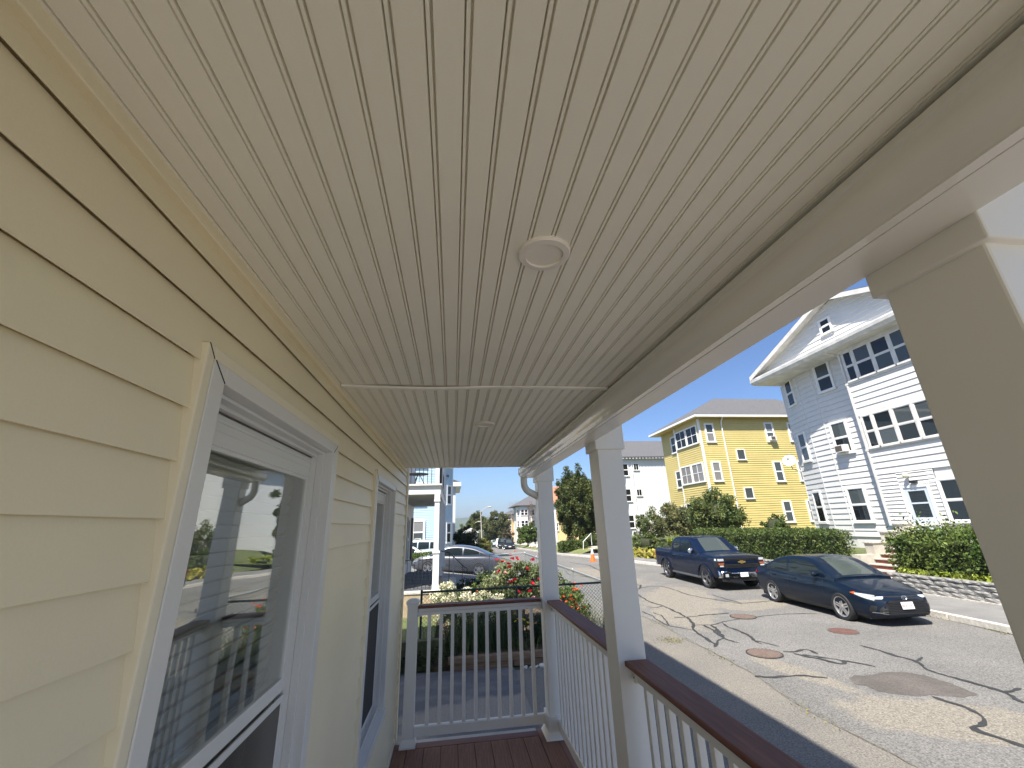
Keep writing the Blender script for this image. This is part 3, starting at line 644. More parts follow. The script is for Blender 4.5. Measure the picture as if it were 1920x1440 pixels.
def window(parent, c, rot, w, h, panes='dd', tr=.09, kind='hung', m=None, proud=.085, sub=True, label=None):
    """c = bottom centre on the wall plane; rot in degrees (0 faces -Y, -90 faces -X)"""
    m = m or M_trim; key = (w, h, panes, tr, kind, m.name)
    if key not in WC:
        f = MB(); x = w/2; p = -proud
        f.box(-x, -x+tr, p, .02, 0, h).box(x-tr, x, p, .02, 0, h).box(-x+tr, x-tr, p, .02, h-tr, h).box(-x-.03, x+.03, p-.03, .02, -.04, tr*.7)
        iw, z0, z1 = x-tr, tr*.7, h-tr; zm = (z0+z1)/2; s = .04; P = []
        pm = {'d': M_pane, 'b': M_pane2, 'c': M_pane3}
        if kind == 'hung':
            f.box(-iw, iw, p+.012, -.02, zm-s*.6, zm+s*.6)
            for q, (za, zb) in enumerate(((zm+s*.6, z1), (z0, zm-s*.6))):
                dy = .012 if q == 0 else .018
                f.box(-iw, -iw+s, p+dy, 0, za, zb).box(iw-s, iw, p+dy, 0, za, zb).box(-iw+s, iw-s, p+dy, 0, zb-s*.7, zb).box(-iw+s, iw-s, p+dy, 0, za, za+s*.7)
                P.append((MB().box(-iw+s, iw-s, -.052, -.046, za+s*.7, zb-s*.7).mesh('pane', pm[panes[q]])))
        elif kind == 'grid4':
            f.box(-iw, iw, p+.015, 0, zm-s*.5, zm+s*.5).box(-s*.5, s*.5, p+.016, 0, z0, z1)
            for q, (xa, xb, za, zb) in enumerate(((-iw, -s*.5, zm+s*.5, z1), (s*.5, iw, zm+s*.5, z1), (-iw, -s*.5, z0, zm-s*.5), (s*.5, iw, z0, zm-s*.5))):
                P.append(MB().box(xa, xb, -.052, -.046, za, zb).mesh('pane', pm[panes[q % len(panes)]]))
        else:
            P.append(MB().box(-iw, iw, -.052, -.046, z0, z1).mesh('pane', pm[panes[0]]))
            if kind == 'slider': f.box(-s*.5, s*.5, p+.015, 0, z0, z1)
        WC[key] = (f.mesh('window', m), P)
    fm, P = WC[key]; off = OFF.get(parent.name, (0,0,0))
    o = link('window', fm, parent, (c[0]-off[0], c[1]-off[1], c[2]-off[2]), (0, 0, R_(rot)), label=label)
    if sub:
        for q in P: link('pane', q, o)
    return o
def slabpoly(pts, z0, z1):
    return MB().prism(pts, 'z', z0, z1)

# ---------------- big white three-storey house opposite ----------------
M_wh = mat('white_siding', (.655,.65,.63), .5, var=.03, scale=.8, fine=.03, fscale=6)
M_wh_trim = mat('weathered_white_trim', (.66,.645,.61), .6, var=.12, scale=2.5)
H = thing('white_triple_decker', 'tall white gabled house with a curved bay and long strips of porch windows opposite', 'house', (19, 15.5, 1))
core = MB().box(19.75, 32, 9.9, 21.1, .6, 10.2)
core.prism([(19.72,21.4),(19.12,19.57),(18.97,18.45),(18.97,16.0),(20,16.0),(20,21.4)], 'z', .9, 10.0)
core.box(18.42, 20, 9.95, 16.13, 2.05, 10.0)
core.build('wall', M_wh, H)
MB().box(18.5, 20, 9.97, 16.05, .6, 2.05).prism([(19.74,21.35),(19.15,19.55),(19.0,18.43),(19.0,16.06),(20,16.06),(20,21.35)], 'z', .5, 1.6).build('foundation', M_conc, H)
P1 = .262
for (a, b, n) in (((19.71,21.43),(19.10,19.59),(-1,-.33)), ((19.10,19.59),(18.95,18.46),(-1,-.14)), ((18.95,18.46),(18.95,16.16),(-1,0))):
    lapwall(H, a, b, 1.55, 10.0, P1, M_wh, n=n)
for x, y in ((19.09,19.59),(18.935,18.46),(19.70,21.43)): MB().box(x-.02, x+.03, y-.025, y+.025, 1.55, 10).build('seam_trim', M_wh, H)
lapwall(H, (18.40,16.15), (18.40,9.9), 6.9, 8.32, P1, M_wh, n=(-1,0)); lapwall(H, (18.40,16.15), (18.40,9.9), 4.15, 5.22, P1, M_wh, n=(-1,0))
lapwall(H, (18.40,16.15), (18.40,15.27), 2.12, 4.15, .155, M_wh, n=(-1,0)); lapwall(H, (18.40,14.13), (18.40,13.86), 2.12, 4.15, .155, M_wh, n=(-1,0)); lapwall(H, (18.40,15.27), (18.40,13.86), 3.62, 4.15, .155, M_wh, n=(-1,0)); lapwall(H, (18.40,12.86), (18.40,9.9), 2.12, 4.15, .155, M_wh, n=(-1,0))
MB().box(18.34, 18.42, 16.09, 16.17, 2.05, 9.98).box(18.33, 18.43, 9.9, 16.2, 8.30, 8.40).box(18.33, 18.43, 9.9, 16.2, 5.20, 5.29).box(18.33, 18.43, 9.9, 15.3, 2.03, 2.11).box(18.36, 18.43, 9.9, 16.2, 6.78, 6.90).build('band_trim', M_wh_trim, H)
for zb, zt, pans in ((8.42, 9.86, ('dd','bd','db','bb','dd','db','dd')), (5.30, 6.77, ('dd','db','bd','bd','dd','dd','db'))):
    ed = [15.98, 15.46, 14.60, 13.75, 12.9, 12.05, 11.2, 10.35]
    for i in range(7):
        a, b = ed[i], ed[i+1]; window(H, (18.41, (a+b)/2, zb), -90, a-b-.005, zt-zb, pans[i], tr=.05, m=M_wh_trim)
MB().box(18.32, 18.42, 9.9, 16.1, 9.84, 9.99).build('frieze', M_wh_trim, H)
for (x, y, z, r, w, hh, pn) in ((18.94,17.70,8.55,-90,.98,1.52,'bd'), (18.94,17.70,5.35,-90,.98,1.60,'bd'), (18.94,17.78,2.18,-90,1.0,1.60,'bd'),
    (19.40,20.50,8.55,-108,.86,1.55,'dd'), (19.40,20.50,5.36,-108,.86,1.62,'bb'), (19.40,20.50,2.15,-108,.86,1.64,'dd')):
    window(H, (x, y, z), r, w, hh, pn)
window(H, (18.41, 13.36, 2.16), -90, .98, 1.60, 'dd')
# gable, cornice, roof
M_gab = M_wh
def glim(z):
    hgt = (12.66-z)/.3706; return max(0, 21.1-(15.52+hgt)), 21.1-(15.52-hgt)
MB().prism([(21.1, 10.42), (9.94, 10.42), (15.52, 12.50)], 'x', 18.10, 18.3).build('gable_wall', M_wh, H)
lapwall(H, (18.08,21.1), (18.08,9.94), 10.42, 12.4, .235, M_wh, n=(-1,0), lim=lambda z: glim(z))
window(H, (18.08, 16.02, 10.98), -90, .66, .78, 'dd', tr=.07)
r = MB()
for s in (1, -1):
    e = 15.52+s*5.72
    v = [(17.62, 15.52, 12.56), (32, 15.52, 12.56), (32, e, 10.44), (17.62, e, 10.44)]
    r.add([Vector(p)+Vector((0, 0, dz)) for dz in (0, .14) for p in v], [(0,1,2,3),(7,6,5,4),(0,4,5,1),(1,5,6,2),(2,6,7,3),(3,7,4,0)])
r.build('roof', M_shingle, H)
rk = MB()
for s in (1, -1):
    e = 15.52+s*5.74
    for (xa, xb, za, zb) in ((17.60, 17.66, -.13, .0), (17.66, 18.09, -.04, .0)):
        v = [(xa, 15.52, 12.56+za), (xa, 15.52, 12.56+zb+.1), (xa, e, 10.44+zb+.1), (xa, e, 10.44+za)]
        rk.add(v+[(xb, p[1], p[2]) for p in v], [(0,1,2,3),(7,6,5,4),(0,4,5,1),(1,5,6,2),(2,6,7,3),(3,7,4,0)])
rk.build('rake_board', M_wh_trim, H)
MB().box(17.72, 19.8, 9.78, 21.25, 9.99, 10.03).build('soffit', M_wh_trim, H)
MB().prism([(17.72, 10.02), (17.60, 10.14), (17.58, 10.28), (17.66, 10.30), (17.66, 10.36), (18.12, 10.43), (18.12, 10.03)], 'y', 9.78, 21.28).build('cornice', M_wh_trim, H)
MB().tube([(17.62, 16.2, 10.16), (17.9, 16.3, 9.98), (18.28, 16.28, 9.86)], .04, 6).build('downpipe', M_wh_trim, H)
# door, lamp, steps
dc = 14.70
d = MB().box(18.335, 18.41, dc-.56, dc-.46, 1.72, 3.60).box(18.335, 18.41, dc+.46, dc+.56, 1.72, 3.60).box(18.335, 18.41, dc-.46, dc+.46, 3.50, 3.60).build('door_frame', M_trim, H)
M_door = mat('pale_blue_door', (.55,.62,.68), .45, var=.03)
dd = MB().box(18.365, 18.41, dc-.46, dc-.32, 1.74, 3.50).box(18.365, 18.41, dc+.32, dc+.46, 1.74, 3.50).box(18.365, 18.41, dc-.32, dc+.32, 3.36, 3.50).box(18.365, 18.41, dc-.32, dc+.32, 2.86, 2.92).box(18.365, 18.41, dc-.32, dc+.32, 1.74, 2.35).box(18.35, 18.365, dc-.22, dc+.22, 1.82, 2.02).build('door', M_door, H)
MB().box(18.385, 18.395, dc-.32, dc+.32, 2.35, 2.86).box(18.385, 18.395, dc-.32, dc+.32, 2.92, 3.36).build('door_glass', M_pane, dd, world=False) if False else None
q = MB().box(18.385-19, 18.395-19, dc-.32-15.5, dc+.32-15.5, 2.35-1, 2.86-1).box(18.385-19, 18.395-19, dc-.32-15.5, dc+.32-15.5, 2.92-1, 3.36-1).build('door_glass', M_pane, dd, world=False)
q = MB().tube([(18.34-19, dc+.40-15.5, 2.42-1), (18.30-19, dc+.40-15.5, 2.42-1), (18.30-19, dc+.40-15.5, 2.27-1), (18.34-19, dc+.40-15.5, 2.27-1)], .012, 6).build('handle', M_dalloy, dd, world=False)
L = thing('porch_light', 'small cream globe porch light above the pale blue door', 'wall light', (18.36, 14.78, 3.95))
MB().lathe([(.001, .10), (.07, .09), (.10, .03), (.10, -.03), (.05, -.09), (.001, -.10)], 14, (18.24, 14.80, 3.98)).build('globe', mat('cream_globe', (.72,.68,.5), .3), L, smooth=40)
MB().box(18.28, 18.40, 14.77, 14.83, 3.96, 4.02).build('arm', M_wh_trim, L)
L = thing('security_light', 'small black security light just over the pale blue door', 'wall light', (18.36, 14.62, 3.72))
MB().box(18.25, 18.39, 14.52, 14.62, 3.66, 3.76).box(18.25, 18.36, 14.66, 14.75, 3.67, 3.76).tube([(18.40, 14.64, 3.70), (18.30, 14.64, 3.72)], .03, 8).build('lamp_heads', M_plast, L)
st = thing('entry_steps', 'brick faced entry steps with pale stone treads beside a concrete cheek wall', 'steps', (16.5, 14.6, .45))
M_brick = mat('red_brick', (.20,.065,.045), .9, var=.25, scale=14, bump=.4, bscale=60)
n = 8; x = 15.55; z = .42
MB().box(15.9, 18.5, 13.75, 15.25, .2, .42).build('step_base', M_conc, st)
for i in range(n):
    MB().box(x, 18.5, 13.78, 15.22, z, z+.115).build('riser', M_brick, st)
    MB().box(x-.04, 18.5, 13.76, 15.24, z+.117, z+.165).build('tread', M_conc, st, bevel=.01)
    x += .32; z += .168
ck = MB()
for (xa, xb, zt) in ((15.6, 16.3, 1.05), (16.3, 17.15, 1.45), (17.15, 17.95, 1.82), (17.95, 18.5, 2.1)): ck.box(xa, xb, 15.26, 15.62, .2, zt)
ck.build('cheek_wall', M_conc, st)
ck = MB()
for (xa, xb, zt) in ((16.25, 17.1, 1.45), (17.1, 17.9, 1.82), (17.9, 18.5, 2.1)): ck.box(xa, xb, 15.22, 15.66, zt+.002, zt+.07)
ck.build('coping', M_gran, st, bevel=.008)
# satellite dish
D = thing('satellite_dish', 'round grey satellite dish on an arm at the left edge of the white house', 'satellite dish', (19.6, 21.6, 4.9))
dn = Vector((-.75, -.55, .36)).normalized(); q = dn.to_track_quat('Z', 'Y').to_matrix()
pr = MB().lathe([(.001, -.07), (.15, -.055), (.27, -.02), (.34, .02), (.345, .03), (.27, -.005), (.15, -.04), (.001, -.055)], 28)
pr.v = [tuple(q @ Vector(v)+Vector((18.95, 21.3, 5.55))) for v in pr.v]; pr.build('reflector', mat('dish_grey', (.5,.5,.5), .5, var=.08), D, smooth=40)
MB().tube([(18.98, 21.33, 5.5), (19.2, 21.5, 5.1), (19.7, 21.45, 4.9)], .025, 6).tube([(18.98, 21.33, 5.35), (18.6, 21.0, 5.55)], .012, 5).obox((18.6, 21.0, 5.58), (.04, .04, .05)).build('arm', M_galv, D)
def ac_unit(label, c, rot, group='window air conditioners'):
    t = thing('air_conditioner', label, 'air conditioner', c, (0, 0, R_(rot)), group)
    MB().box(-.26, .26, -.30, .0, 0, .34).build('case', M_wh_trim, t, world=False, bevel=.01)
    MB().box(-.22, .14, -.305, -.301, .04, .30).build('grille', mat('ac_grille', (.08,.07,.055), .8, var=.3, scale=30), t, world=False)
    return t
ac_unit('boxy window air conditioner in the second floor window of the white house', (18.90, 17.70, 5.42), -90)

# ---------------- yellow house ----------------
M_yel = mat('yellow_siding', (.57,.47,.18), .55, var=.05, scale=.6, fine=.03, fscale=5)
Y = thing('yellow_house', 'yellow three-storey clapboard house with grey hipped roof and stacked porch windows', 'house', (23, 34, 1))
MB().box(20.65, 31, 30.6, 37.6, .4, 10.3).box(19.72, 21, 30.53, 34.4, .6, 10.3).box(20.1, 21, 34.3, 37.5, .5, 10.3).build('wall', M_yel, Y)
lapwall(Y, (19.7,30.5), (31,30.5), 1.3, 10.35, .172, M_yel, parts=False, n=(0,-1)); lapwall(Y, (19.7,34.38), (19.7,30.5), 1.3, 10.35, .172, M_yel, parts=False, n=(-1,0)); lapwall(Y, (20.08,37.5), (20.08,34.3), 1.3, 10.35, .172, M_yel, parts=False, n=(-1,0))
MB().box(19.66, 19.80, 30.46, 30.62, .8, 10.3).box(19.66, 19.78, 34.28, 34.42, .8, 10.3).build('corner_board', M_trim, Y)
for zb, zt, pn in ((8.38, 9.88, 'd'), (5.33, 6.85, 'c'), (2.28, 3.80, 'd')):
    for a, b in ((34.18, 32.52), (32.45, 30.78)): window(Y, (19.69, (a+b)/2, zb), -90, a-b, zt-zb, pn*4, kind='grid4', tr=.10)
window(Y, (20.07, 35.3, 8.3), -90, 1.0, 1.5, 'bd'); window(Y, (20.07, 35.3, 5.2), -90, 1.0, 1.5, 'bb'); window(Y, (20.07, 35.3, 2.2), -90, 1.0, 1.5, 'dd')
for z, pn, pn2 in ((8.36, 'bc', 'cb'), (5.28, 'cc', 'bb'), (2.2, 'bb', 'bb')):
    window(Y, (20.55, 30.49, z), 0, .80, 1.54, pn)
    window(Y, (25.92, 30.49, z-(.12 if z < 7 else 0)), 0, .80, 1.62, pn2)
    window(Y, (28.05, 30.49, z-(.12 if z < 7 else 0)), 0, .80, 1.62, 'cc')
for z in (6.92, 3.92): window(Y, (22.9, 30.49, z), 0, .76, .86, 'b', kind='fixed', tr=.07)
ac_unit('little air conditioner in the top floor window of the yellow house', (25.92, 30.44, 8.44), 0)
pk = (24.0, 34.1, 13.15); pk2 = (30.5, 34.1, 13.15); z = 10.52
e = [(19.2, 30.0), (31.8, 30.0), (31.8, 38.2), (19.2, 38.2)]
v = [(*p, z) for p in e]+[(*p, z+.06) for p in e]+[pk, pk2]
MB().add(v, [(3,2,1,0), (0,1,5,4), (1,2,6,5), (2,3,7,6), (3,0,4,7), (4,5,9,8), (5,6,9), (6,7,8,9), (7,4,8)]).build('roof', M_shingle, Y)
MB().box(19.15, 31.8, 29.95, 30.08, 10.36, 10.53).box(19.15, 19.28, 30.08, 38.25, 10.36, 10.53).build('gutter', M_trim, Y)
MB().box(19.2, 31.8, 30.0, 38.2, 10.34, 10.38).build('soffit', mat('yellow_soffit', (.55,.42,.16), .7), Y)
MB().tube([(21.65, 30.0, 10.4), (21.68, 30.35, 10.05), (21.68, 30.42, 9.8), (21.68, 30.42, 1.5)], .05, 8).build('downpipe', M_trim, Y)

# ---------------- second white house (left of the yellow one) ----------------
M_wh2 = mat('bright_white_siding', (.68,.68,.68), .55, var=.02, scale=.8)
W2 = thing('white_house', 'plain white three-storey house with grey roof standing behind the yellow house', 'house', (24, 52, .8))
MB().box(20.45, 34, 48.03, 58, -.6, 9.8).build('wall', M_wh2, W2)
lapwall(W2, (20.42,48.0), (34,48.0), .3, 9.75, .16, M_wh2, parts=False, n=(0,-1), proud=.012)
for z in (8.32, 5.32, 2.50): window(W2, (21.86, 47.99, z), 0, .72, .82, 'd', kind='slider', tr=.08)
for z in (7.65, 4.7, 1.75): window(W2, (20.48, 47.99, z), 0, .80, 1.48, 'dd', tr=.07)
MB().tube([(21.3, 47.9, 9.6), (21.3, 47.93, 1)], .04, 6).build('downpipe', M_trim, W2)
e = [(20.0, 47.5), (34.5, 47.5), (34.5, 58.5), (20.0, 58.5)]
v = [(*p, 9.78) for p in e]+[(*p, 9.9) for p in e]+[(23.3, 53, 12.85), (32, 53, 12.85)]
MB().add([(19.7,47.5,9.78),(34.5,47.5,9.78),(34.5,58.5,9.78),(19.7,58.5,9.78),(19.7,47.5,9.92),(34.5,47.5,9.92),(34.5,58.5,9.92),(19.7,58.5,9.92),(19.7,53,12.85),(34.5,53,12.85)], [(3,2,1,0),(0,1,5,4),(1,2,6,9,5),(2,3,7,6),(3,0,4,8,7),(4,5,9,8),(6,7,8,9)]).build('roof', M_shingle, W2)
J = MB()
for i in range(34): J.box(20.1+i*.42, 20.3+i*.42, 47.52, 47.98, 9.66, 9.77)
J.build('eave_brackets', M_wh_trim, W2, kind='stuff')

# ---------------- houses farther along on the right ----------------
M_oroof = mat('orange_roof', (.38,.17,.10), .9, var=.15, scale=6)
M_ysol = mat('pale_yellow_stucco', (.72,.55,.27), .8, var=.06)
O = thing('orange_roof_house', 'pale yellow house with an orange roof half hidden by the dark tree', 'house', (24, 84, 0))
MB().box(19.2, 34, 80, 90, -2, 6.2).build('wall', M_ysol, O)
MB().prism([(79.4, 6.0), (90.6, 6.0), (85, 9.7)], 'x', 18.6, 34.5).build('roof', M_oroof, O)
MB().box(18.9, 19.35, 79.9, 80.1, -2, 6.1).build('corner_board', M_trim, O)
window(O, (19.25, 79.98, 1.2), 0, .9, 1.5, 'dd'); window(O, (21.5, 79.98, 1.2), 0, .9, 1.5, 'dd'); window(O, (21.5, 79.98, 4.0), 0, .9, 1.5, 'dd')
M_cw = mat('creamy_white_wall', (.72,.69,.62), .7, var=.04)
B = thing('bay_fronted_house', 'far creamy white house with corner bay windows and a grey hipped roof', 'house', (21, 122, -2.5))
MB().box(18.6, 34, 118, 132, -3.4, 7.4).prism([(17.7,119.5),(18.3,117.4),(20.4,117.4),(21,118.2),(21,121),(17.7,121)], 'z', -3.4, 7.3).build('wall', M_cw, B)
for z in (4.9, 2.0, -.9):
    window(B, (19.0, 117.38, z), 0, 1.0, 1.6, 'dd', kind='hung'); window(B, (20.0, 117.38, z), 0, 1.0, 1.6, 'dd'); window(B, (17.95, 118.55, z), -72, 1.0, 1.6, 'dd'); window(B, (22.0, 117.98, z), 0, 1.0, 1.6, 'dd')
    window(B, (24.6, 117.98, z), 0, 1.0, 1.6, 'dd')
v = [(17.0,116.7,7.4),(34.5,116.7,7.4),(34.5,132.5,7.4),(17.0,132.5,7.4),(17.0,116.7,7.6),(34.5,116.7,7.6),(34.5,132.5,7.6),(17.0,132.5,7.6),(22,122,10.4),(30,122,10.4)]
MB().add(v, [(3,2,1,0), (0,1,5,4), (1,2,6,5), (2,3,7,6), (3,0,4,7), (4,5,9,8), (5,6,9), (6,7,8,9), (7,4,8)]).build('roof', M_shingle, B)
q = MB()
for x in (21.0, 21.5):
    q.box(x, x+.12, 116.6, 116.75, -1, 8.6)
for z in (.5, 2.4, 4.2, 6): q.box(20.9, 22.3, 116.4, 117.4, z, z+.12)
q.build('fire_escape', mat('brown_steel', (.16,.09,.06), .7), B)
T = thing('tan_house', 'far tan house between the bay fronted house and the leafy tree', 'house', (18, 140, -2.6))
M_tan = mat('tan_wall', (.62,.42,.20), .75, var=.05)
MB().box(16.6, 20.8, 134, 144, -3.4, 5.6).build('wall', M_tan, T)
v = [(15.9,133.4,5.5),(21.4,133.4,5.5),(21.4,145,5.5),(15.9,145,5.5),(15.9,133.4,5.7),(21.4,133.4,5.7),(21.4,145,5.7),(15.9,145,5.7),(18.4,136,7.0),(18.8,142,7.0)]
MB().add(v, [(3,2,1,0), (0,1,5,4), (1,2,6,5), (2,3,7,6), (3,0,4,7), (4,5,8), (5,6,9,8), (6,7,9), (7,4,8,9)]).build('roof', M_shingle, T)
for z in (3.4, .9, -1.7):
    for x in (17.6, 19.2): window(T, (x, 133.98, z), 0, .9, 1.5, 'dd')

# ---------------- left side: neighbour porch house, blue house, far white ones ----------------
N_ = thing('porch_house', 'white two-tier porch house next door with dark shutters and square posts', 'house', (-2.5, 15, 1))
NX = -1.74
MB().box(-9, NX, 12.6, 19.85, 0, 9).build('wall', M_wh2, N_)
M_shut = mat('dark_shutter', (.025,.02,.028), .5, var=.1)
for y in (14.0, 16.6, 17.9, 19.2): MB().box(NX, NX+.05, y-.28, y+.28, 1.35, 3.0).build('shutter', M_shut, N_)
window(N_, (NX, 17.25, 1.4), 90, .8, 1.6, 'dd'); window(N_, (NX, 13.3, 1.4), 90, .8, 1.6, 'dd')
for y in (13.2, 14.8): MB().box(NX, NX+.05, y-.3, y+.3, 3.9, 5.8).build('shutter', M_shut, N_)
b = MB().box(NX, -.36, 12.5, 19.9, 3.51, 3.78); b.build('balcony_floor', M_trim, N_)
MB().box(NX, -.32, 12.44, 19.96, 3.75, 3.80).build('balcony_edge', M_wh_trim, N_)
MB().box(NX, -.46, 12.6, 19.8, 3.498, 3.508).build('porch_ceiling', mat('porch_soffit', (.40,.42,.38), .7), N_)
for y, xo in ((12.5, -.515), (16.1, -.50), (19.6, -.46)):
    w = .135
    c = MB().box(xo, xo+w, y, y+w, .98, 3.3).box(xo-.02, xo+w+.02, y-.02, y+w+.02, 3.3, 3.34).box(xo-.012, xo+w+.012, y-.012, y+w+.012, 3.34, 3.51).box(xo-.02, xo+w+.03, y-.02, y+w+.03, .98, 1.12)
    if y < 13: c.box(xo-.012, xo+w+.02, y-.012, y+w+.02, 1.12, 1.92).box(xo-.03, xo+w+.04, y-.03, y+w+.04, 1.92, 1.98)
    c.build('porch_post', M_trim, N_)
    MB().box(xo, xo+w-.02, y, y+w, 3.80, 6.4).build('balcony_post', M_trim, N_)
MB().box(NX, -.30, 12.3, 20.1, 6.4, 6.7).build('porch_roof', M_trim, N_)
q = MB()
for i in range(11): q.tube([(NX+.05+i*.118, 12.53, 3.8), (NX+.05+i*.118, 12.53, 4.72)], .008, 4)
q.box(NX, -.42, 12.52, 12.54, 4.70, 4.73).box(NX, -.42, 12.52, 12.54, 4.05, 4.065); q.build('balcony_railing', M_iron, N_)
q = MB()
for i in range(30): q.tube([(-.43, 12.8+i*.23, 3.8), (-.43, 12.8+i*.23, 4.72)], .008, 4)
q.box(-.44, -.42, 12.6, 19.6, 4.70, 4.73); q.build('balcony_railing', M_iron, N_)
t = thing('bistro_table', 'small black round table standing on the balcony next door', 'table', (-1.05, 13.0, 3.80))
MB().lathe([(.001, .0), (.30, 0), (.30, .03), (.001, .03)], 20, (-1.05, 13.0, 4.12)).build('table_top', M_iron, t)
for a in range(3): MB().tube([(-1.05+.05*math.cos(a*2.1), 13+.05*math.sin(a*2.1), 4.1), (-1.05+.22*math.cos(a*2.1), 13+.22*math.sin(a*2.1), 3.80)], .012, 5).build('leg', M_iron, t)
t = thing('patio_chair', 'dark patio chair beside the black table on the balcony', 'chair', (-1.5, 13.1, 3.80))
MB().box(-1.68, -1.38, 12.9, 13.3, 4.08, 4.12).build('seat', M_iron, t); MB().box(-1.70, -1.66, 12.9, 13.3, 4.12, 4.75).build('backrest', M_iron, t)
for xx in (-1.66, -1.40):
    for yy in (12.92, 13.28): MB().tube([(xx, yy, 3.8), (xx, yy, 4.08)], .012, 5).build('leg', M_iron, t)
# patio with pavers
pa = struct(MB().box(-8, -.34, 12.30, 18.4, -.1, .94).build('patio', mat('sandy_block', (.42,.33,.22), .9, var=.15, scale=5, bump=.4), None))
pm = [mat('paver_%s' % c, col, .9, var=.2, scale=9, bump=.4) for c, col in (('slate', (.10,.105,.115)), ('grey', (.14,.145,.15)), ('dim', (.08,.085,.095)))]
pav = [MB().box(-.195, .195, -.12, .12, 0, .03).mesh('paver', m) for m in pm]
for j in range(22):
    for i in range(4):
        x = -1.58+i*.40+(.2 if j % 2 else 0)-.1
        if x > -.5: continue
        link('paver', random.choice(pav), pa, (x, 12.72+j*.25, .942+random.uniform(0, .006)))
MB().box(-1.9, -.34, 12.28, 12.55, .942, 1.0).build('kerb_edging', M_gran, pa, bevel=.01)
f = thing('iron_fence', 'thin black iron picket fence in front of the patio next door', 'fence', (-1.1, 13.2, 1))
for i in range(13):
    x = -1.78+i*.105; h = 1.98+.06*math.sin(i*.52)
    MB().tube([(x, 13.0, .95), (x, 13.0, h)], .007, 5).build('picket', M_iron, f)
MB().box(-1.8, -.52, 12.99, 13.01, 1.72, 1.745).box(-1.8, -.52, 12.99, 13.01, 1.06, 1.08).build('fence_rail', M_iron, f)
hr = thing('stair_handrail', 'sloping black iron handrail with a curled end beside the porch post', 'handrail', (.1, 15.5, .5))
pts = [(-.40, 16.0, 1.80), (-.1, 15.8, 1.74), (.45, 15.6, 1.25)]
for k in range(9): a = k/8*5.0; pts.append((.45+.09*math.sin(a)*(1-k*.07), 15.6, 1.25-.09*(1-math.cos(a))*(1-k*.06)))
MB().tube(pts, .014, 6).build('rail', M_iron, hr)
for (x, y, z) in ((-.1, 15.8, 1.74), (.35, 15.64, 1.35)): MB().tube([(x, y, .2), (x, y, z)], .012, 6).build('post', M_iron, hr)
MB().box(-.34, .5, 14.6, 17.2, .2, .6).box(-.34, .15, 14.6, 17.2, .6, .8).build('steps', M_conc, hr)
# blue house
M_blue = mat('pale_blue_siding', (.42,.56,.66), .55, var=.03, scale=.6)
BH = thing('blue_house', 'tall pale blue clapboard house with white trimmed windows behind the silver car', 'house', (-3, 39, .3))
MB().box(-14, -.72, 36.03, 46, 0, 12.5).prism([(-.72,36.03),(-.06,36.9),(-.06,39.5),(-.72,40.4),(-1.5,40.4),(-1.5,36.03)], 'z', 0, 12.3).build('wall', M_blue, BH)
lapwall(BH, (-9,36.0), (-.70,36.0), .3, 12.4, .13, M_blue, parts=False, n=(0,-1)); lapwall(BH, (-.70,36.0), (-.03,36.9), .3, 12.4, .13, M_blue, parts=False, n=(.8,-.6))
MB().box(-.76, -.68, 35.96, 36.06, .3, 12.4).box(-.08, -.0, 36.84, 36.96, .3, 12.4).build('corner_board', M_trim, BH)
for z in (1.35, 4.35, 7.4):
    window(BH, (-2.72, 35.98, z), 0, 1.05, 1.85, 'cb' if z < 4 else 'bd', tr=.12); window(BH, (-4.8, 35.98, z), 0, 1.05, 1.85, 'bd', tr=.12)
    window(BH, (-.35, 36.44, z), 53, .66, 1.6, 'bd', tr=.08)
MB().box(-14.3, .3, 35.5, 46.4, 12.4, 12.7).build('eave', M_trim, BH)
MB().prism([(-14.3,12.7),(.3,12.7),(-7,15)], 'y', 35.5, 46.4).build('roof', M_shingle, BH)
q = MB()
for i in range(5): q.beam((-.68+.13*i, 35.97+.17*i, .7), (-.68+.13*(i+1), 35.97+.17*(i+1), 1.3), .03, .03); q.beam((-.68+.13*i, 35.97+.17*i, 1.3), (-.68+.13*(i+1), 35.97+.17*(i+1), .7), .03, .03)
q.build('lattice', M_trim, BH)
ac_unit('square air conditioner in the lower window of the blue house', (-2.72, 35.92, 1.45), 0)
q = thing('flood_light', 'small black flood light high on the corner of the blue house', 'wall light', (-.4, 36.3, 6.6))
MB().obox((-.45, 36.1, 6.7), (.10, .16, .06)).tube([(-.45, 36.1, 6.7), (-.38, 36.42, 6.6)], .02, 5).build('lamp_head', M_plast, q)
F = thing('narrow_white_house', 'slim slice of a white house with a boxed eave beyond the blue one', 'house', (-1, 52, -.5))
MB().box(-9, .30, 52, 62, -1, 7.2).build('wall', M_wh2, F); MB().box(-9.5, .95, 51.5, 62.5, 7.2, 7.7).build('eave', M_trim, F); MB().prism([(-9.5, 7.7), (.95, 7.7), (-4, 9.2)], 'y', 51.5, 62.5).build('roof', M_shingle, F)
G = thing('white_garage', 'low white building with a shallow roof behind the left hedges', 'building', (3, 78, -1.2))
MB().box(2.3, 4.3, 76, 84, -1.6, 1.5).build('wall', M_wh2, G); MB().prism([(1.9, 1.5), (4.6, 1.5), (3.3, 2.25)], 'y', 75.5, 84.5).build('roof', M_wh_trim, G)
